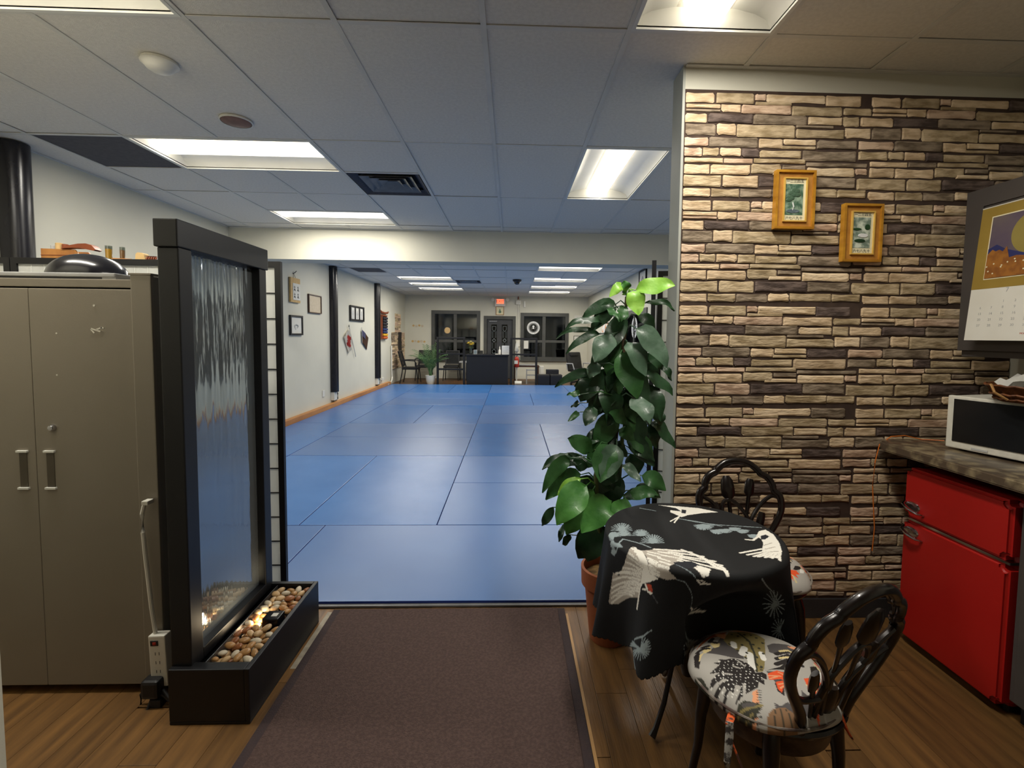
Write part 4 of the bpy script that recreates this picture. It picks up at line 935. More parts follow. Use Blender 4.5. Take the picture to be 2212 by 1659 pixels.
# pebbles
random.seed(17); PB = []
for k in range(8):
    b = B(); bmesh.ops.create_icosphere(b.bm, subdivisions=2, radius=1)
    for v in b.bm.verts: v.co = Vector((v.co.x*random.uniform(.97,1.03)*1.25,v.co.y*(.85+.1*math.sin(k+v.co.x*2)),v.co.z*(.62+.06*math.cos(k*2+v.co.y*3)))); 
    me = bpy.data.meshes.new('pebble'); b.bm.to_mesh(me); b.bm.free(); me.polygons.foreach_set('use_smooth',[True]*len(me.polygons)); PB.append(me)
PL = ('amber brown pebble in the fountain trough','light tan pebble in the fountain trough','cream white pebble in the fountain trough','reddish brown pebble in the fountain trough')
PMES = {}
def pebble(x,y,z,r,c):
    k = random.randrange(8)
    if (k,c) not in PMES: me = PB[k].copy(); me.materials.append(M['pebble_%d'%c]); PMES[(k,c)] = me
    o = bpy.data.objects.new('pebble',PMES[(k,c)]); COL.objects.link(o); o.location = (x,y,z); o.scale = (r,r,r); o.rotation_euler = (random.uniform(-.4,.4),random.uniform(-.4,.4),random.uniform(0,6.28)); tag(o,PL[c].replace('in the fountain trough',('at the near end' if y<1.86 else 'behind the lamp' if y<2.06 else 'at the far end')+' of the fountain trough, '+('by the glass' if x<-1.05 else 'by the outer rim')),'pebble','river pebbles in the fountain trough')
for layer,(zz,nn) in enumerate(((.165,15),(.190,14))):
    for i in range(nn):
        for j in range(4 if layer==0 else 4):
            x = -1.098+j*.040+random.uniform(-.006,.006)+(i%2)*.006; y = 1.728+i*.0375+random.uniform(-.006,.006)+layer*.014
            if abs(x-lp.x) < .048 and abs(y-lp.y) < .046: continue
            if x > -.970: x = -.971
            if y>2.235: continue
            pebble(x,y,zz+random.uniform(-.004,.006),random.uniform(.0145,.0195),random.choices((0,1,2,3),(5,5,3,2))[0])
# ------------------------------------------------------------------ power strip
t = thing('power_strip','white power strip with rocker switch hanging on the cabinet side','power strip',(-1.375,1.795,0)); px = lambda u,v,Y=1.79: at(1,Y,u,v)-t.location
c0 = px(345,1365); c1 = px(352,1478)
mm = Matrix.Translation((c0+c1)/2) @ Matrix.Rotation(-.035,4,'Y')
B().box((-.031,-.018,-.10),(.031,.018,.10),.004,mm).obj('housing','white_plastic',t); B().box((-.022,-.021,.062),(.006,-.0175,.082),.001,mm).obj('switch_bezel','black_plastic',t); B().box((-.012,-.023,.067),(.0,-.0205,.077),.001,mm).obj('rocker','red_plastic',t)
for z in (.03,-.005,-.04):
    q = B(); 
    for a_ in (-.008,.006): q.box((a_,-.0186,z-.006),(a_+.002,-.0182,z+.006),0,mm)
    q.obj('socket','ink',t)
B().tube([px(317,1084),px(311,1092),px(307,1110),px(309,1150),px(314,1200),px(320,1250),px(327,1310),px(336,1368)],.0072,8).obj('cable','white_plastic',t,True); B().tube([px(336,1368),px(330,1330),px(324,1290),px(320,1250)],.006,8).obj('cable','white_plastic',t,True); B().box((-.012,-.012,-.01),(.012,.02,.006),.003,Matrix.Translation(px(317,1084))).obj('wall_hook','white_plastic',t)
t = thing('black_plugs','black plugs with cables looping to the floor from the power strip','plug',(-1.38,1.77,0))
px = lambda u,v,Y=1.765: at(1,Y,u,v)-t.location
q = B(); q.box((-.035,-.028,-.035),(.03,.026,.035),.012,Matrix.Translation(px(334,1482))); q.obj('plug_body','black_plastic',t); B().box((-.022,-.02,-.02),(.022,.02,.02),.008,Matrix.Translation(px(342,1515))).obj('plug_body','black_plastic',t)
def cab(pts): return B().tube(pts,.006,8).obj('cable','black_plastic',t,True)
cab([px(322,1480),px(305,1500),px(304,1530),px(318,1560,1.74),px(340,1572,1.72),px(365,1560,1.70),px(385,1545,1.70)]); cab([px(352,1490),px(372,1515,1.75),px(368,1545,1.73),px(350,1562,1.71),px(330,1558,1.71),px(318,1535,1.74),px(330,1505)]); cab([px(345,1500),px(350,1530),px(345,1560,1.74),px(352,1570,1.72)]); cab([px(340,1490),px(365,1512,1.76),px(380,1520,1.75)])
# ------------------------------------------------------------------ plant
t = thing('potted_plant','tall glossy leafed plant in a terracotta pot beside the stone wall','plant',(.468,2.145,0))
O_ = Vector(t.location)
B().lathe([(0,0),(.082,0),(.086,.01),(.112,.262),(.127,.266),(.130,.345),(.118,.347),(.112,.30),(0,.29)],36).obj('pot','terracotta',t,True)
B().lathe([(0,.305),(.06,.312),(.112,.302),(.112,.296),(0,.296)],24).obj('moss','soil_moss',t,True)
STEMS = [[(.46,2.15,.30),(.475,2.14,.75),(.49,2.13,1.05),(.505,2.12,1.30),(.515,2.12,1.60)],[(.45,2.13,.30),(.41,2.10,.55),(.385,2.07,.78),(.38,2.06,.92)],[(.49,2.16,.30),(.50,2.15,.62),(.515,2.13,.98)]]
for k,s in enumerate(STEMS): B().tube([Vector(p)-O_ for p in s],[.017,.015,.012,.010,.007][:len(s)] if k==0 else [.012,.011,.009,.007][:len(s)],8).obj('stem','stem_brown' if k==0 else 'stem_green',t,True)
def near_stem(p):
    best = None
    for s in STEMS:
        for a,c in zip(s,s[1:]):
            a,c = Vector(a),Vector(c)
            for i in range(9):
                q_ = a.lerp(c,i/8); d_ = (q_-p).length+abs(q_.z-(p.z-.03))*.6
                if best is None or d_<best[0]: best = (d_,q_)
    return best[1]
def leaf(bu,bv,tu,tv,w,m,arch=.25,Yb=2.1,Yt=2.06,nup=.5):
    base = at(1,Yb,bu,bv); tip = at(1,Yt,tu,tv); L = (tip-base).length; w = w*1.12/1020*Yb
    mid = (base+tip)/2+Vector((0,-.02,arch*L)); b = B(); n = 8; N0 = Vector((random.uniform(-.25,.25),-1,nup)).normalized(); rows_ = []; wav = random.uniform(0,6)
    for i in range(n+1):
        s_ = i/n; p = base*(1-s_)**2+mid*2*s_*(1-s_)+tip*s_*s_; tg = ((mid-base)*(1-s_)+(tip-mid)*s_).normalized()
        sd = tg.cross(N0); sd = sd.normalized() if sd.length>.05 else Vector((1,0,0)); nn = sd.cross(tg).normalized()
        ww = w/2*max(.02,math.sin(PI*min(1,max(0,s_**.82)))**.72) if 0<i<n else .002
        un = .010*math.sin(s_*9+wav)
        rows_.append([b.bm.verts.new(p-O_+sd*(k*ww/2)+nn*((.16*ww if abs(k)==2 else .10*ww if abs(k)==1 else 0)+(un if abs(k)==2 else un*.3))) for k in (-2,-1,0,1,2)])
    for i in range(n):
        for k in range(4): b.bm.faces.new((rows_[i][k],rows_[i][k+1],rows_[i+1][k+1],rows_[i+1][k]))
    s0 = near_stem(base); c_ = (s0+base)/2+Vector((0,0,.02)); b.tube([s0-O_,c_-O_,base-O_],[.0035,.003,.0025],5)
    b.obj('leaf',m,t,True)
random.seed(33)
LK = {'d':'leaf_dark','m':'leaf_mid','b':'leaf_bright','l':'leaf_lime','g':'leaf_grey'}
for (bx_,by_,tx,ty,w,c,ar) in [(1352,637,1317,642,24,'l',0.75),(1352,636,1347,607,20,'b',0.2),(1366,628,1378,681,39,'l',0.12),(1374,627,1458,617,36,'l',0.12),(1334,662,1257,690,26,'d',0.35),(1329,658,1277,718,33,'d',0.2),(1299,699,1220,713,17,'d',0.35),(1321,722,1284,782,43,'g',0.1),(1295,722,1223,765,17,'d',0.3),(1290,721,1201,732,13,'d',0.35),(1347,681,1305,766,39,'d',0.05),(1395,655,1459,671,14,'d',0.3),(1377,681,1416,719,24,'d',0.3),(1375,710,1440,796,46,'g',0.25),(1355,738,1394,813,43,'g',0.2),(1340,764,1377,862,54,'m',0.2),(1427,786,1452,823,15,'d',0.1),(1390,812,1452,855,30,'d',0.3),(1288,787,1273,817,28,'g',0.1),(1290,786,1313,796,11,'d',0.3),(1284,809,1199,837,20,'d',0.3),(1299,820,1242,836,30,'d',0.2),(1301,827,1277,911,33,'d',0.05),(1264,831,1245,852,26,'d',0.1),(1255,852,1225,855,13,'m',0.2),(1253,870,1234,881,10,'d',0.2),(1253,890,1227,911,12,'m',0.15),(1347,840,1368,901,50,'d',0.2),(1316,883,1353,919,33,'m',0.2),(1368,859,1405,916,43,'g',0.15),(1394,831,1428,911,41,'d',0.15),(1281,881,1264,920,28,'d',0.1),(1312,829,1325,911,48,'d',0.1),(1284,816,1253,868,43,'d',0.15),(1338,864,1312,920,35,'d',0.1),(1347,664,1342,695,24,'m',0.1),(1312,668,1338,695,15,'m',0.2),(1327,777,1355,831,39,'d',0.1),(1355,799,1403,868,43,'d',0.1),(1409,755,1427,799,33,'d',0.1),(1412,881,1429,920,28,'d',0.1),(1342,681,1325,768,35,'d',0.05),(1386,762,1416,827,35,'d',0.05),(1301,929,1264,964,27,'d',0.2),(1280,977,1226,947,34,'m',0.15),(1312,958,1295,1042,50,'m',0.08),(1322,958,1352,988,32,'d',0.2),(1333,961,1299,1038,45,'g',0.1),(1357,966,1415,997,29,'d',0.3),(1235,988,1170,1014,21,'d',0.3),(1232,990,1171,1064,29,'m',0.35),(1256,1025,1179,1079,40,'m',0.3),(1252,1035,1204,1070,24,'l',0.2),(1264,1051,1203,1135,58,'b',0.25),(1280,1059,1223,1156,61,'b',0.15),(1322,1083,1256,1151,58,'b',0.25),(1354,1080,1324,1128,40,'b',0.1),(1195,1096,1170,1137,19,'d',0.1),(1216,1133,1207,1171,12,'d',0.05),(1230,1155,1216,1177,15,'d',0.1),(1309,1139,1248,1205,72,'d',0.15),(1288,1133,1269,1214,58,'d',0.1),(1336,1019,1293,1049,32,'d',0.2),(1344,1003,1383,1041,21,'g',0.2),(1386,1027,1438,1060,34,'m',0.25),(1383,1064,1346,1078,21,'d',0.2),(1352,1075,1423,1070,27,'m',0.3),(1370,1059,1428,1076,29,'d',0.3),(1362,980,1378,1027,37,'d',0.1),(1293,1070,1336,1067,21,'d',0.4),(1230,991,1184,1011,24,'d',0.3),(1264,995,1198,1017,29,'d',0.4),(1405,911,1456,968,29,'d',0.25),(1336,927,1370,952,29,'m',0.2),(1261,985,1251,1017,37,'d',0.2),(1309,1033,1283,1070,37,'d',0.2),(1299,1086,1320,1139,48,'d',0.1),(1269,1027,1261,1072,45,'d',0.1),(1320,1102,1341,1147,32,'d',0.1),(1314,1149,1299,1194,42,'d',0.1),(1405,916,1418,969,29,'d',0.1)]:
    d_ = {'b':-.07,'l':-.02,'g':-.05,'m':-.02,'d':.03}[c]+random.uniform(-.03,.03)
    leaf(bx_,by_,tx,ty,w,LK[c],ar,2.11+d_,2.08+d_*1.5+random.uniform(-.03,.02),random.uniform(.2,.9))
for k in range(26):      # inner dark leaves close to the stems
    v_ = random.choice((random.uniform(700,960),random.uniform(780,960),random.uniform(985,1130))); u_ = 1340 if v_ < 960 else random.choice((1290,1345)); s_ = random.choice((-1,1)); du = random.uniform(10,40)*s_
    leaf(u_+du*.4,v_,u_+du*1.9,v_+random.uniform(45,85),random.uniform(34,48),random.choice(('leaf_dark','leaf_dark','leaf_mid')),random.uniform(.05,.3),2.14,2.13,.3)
# ------------------------------------------------------------------ table and cloth
TC = (.672,1.682); TR = .297; TZ = .705; CQ = (.752,1.304)
t = thing('bistro_table','round bistro table with dark metal legs under the crane tablecloth','table',(TC[0],TC[1],0))
B().lathe([(0,.675),(TR-.012,.675),(TR-.004,.683),(TR-.004,.699),(0,.699)],48).obj('table_top','bronze',t,True)
B().lathe([(0,.16),(.02,.16),(.03,.2),(.018,.3),(.016,.5),(.03,.60),(.09,.663),(.09,.675),(0,.675)],20).obj('column','bronze',t,True)
for k in range(3):
    a = 3.75+k*2*PI/3; q = B(); r_ = lambda d,z: (d*math.cos(a),d*math.sin(a),z)
    q.tube([r_(.0,.36),r_(.04,.38),r_(.075,.33),r_(.10,.22),r_(.135,.11),r_(.18,.035),r_(.20,.014)],[.016,.013,.010,.009,.009,.010,.014],8); q.obj('leg','bronze',t,True)
FO=[(-2.98,.12,.040),(-2.30,.15,.062),(-1.93,.12,-.012),(-2.66,.12,-.014),(-1.45,.2,.03),(-.75,.2,.04),(-.1,.18,.045),(.5,.18,.04),(1.1,.2,.04),(1.7,.2,.04),(2.3,.18,.04),(2.75,.12,.03)]
def cloth_drop(a):
    return np.interp(a,[-3.15,-2.9,-2.70,-2.5,-2.3,-2.1,-1.8,-1.5,-1.,-.6,0,1,2,2.6,3.15],[.365,.36,.350,.315,.345,.32,.30,.31,.32,.32,.33,.34,.34,.35,.365])+.004*np.sin(14*a+1)
def cloth(a,rho):
    s=np.maximum(rho-TR,0.);b=.018
    th=np.minimum(s/b,np.pi/2)
    out=np.where(s<b*np.pi/2,b*np.sin(th),b);down=np.where(s<b*np.pi/2,b*(1-np.cos(th)),b+(s-b*np.pi/2))
    f=0
    for c,w,h in FO:
        d=(a-c+np.pi)%(2*np.pi)-np.pi
        f=f+h*np.exp(-(d/w)**2)
    k=np.clip(s/.36,0,1.2)
    r=np.minimum(rho,TR)+out+k**1.1*(.010+f*1.3)
    x=TC[0]+r*np.cos(a);y=TC[1]+r*np.sin(a);z=TZ-down
    w=np.clip((TZ-.02-z)/.15,0,1);w=w*w*(3-2*w)
    for cx,cy,cr,sg in ((CQ[0],CQ[1],.226,1),(1.052,1.925,.205,-1)):
        dx=x-cx;dy=y-cy;d=np.hypot(dx,dy)+1e-9;p=np.maximum(cr-d,0)*w
        dy2=np.maximum(dy*sg,.02)*sg;n=np.hypot(dx,dy2)
        x=x+dx/n*p;y=y+dy2/n*p
    return x,y,z

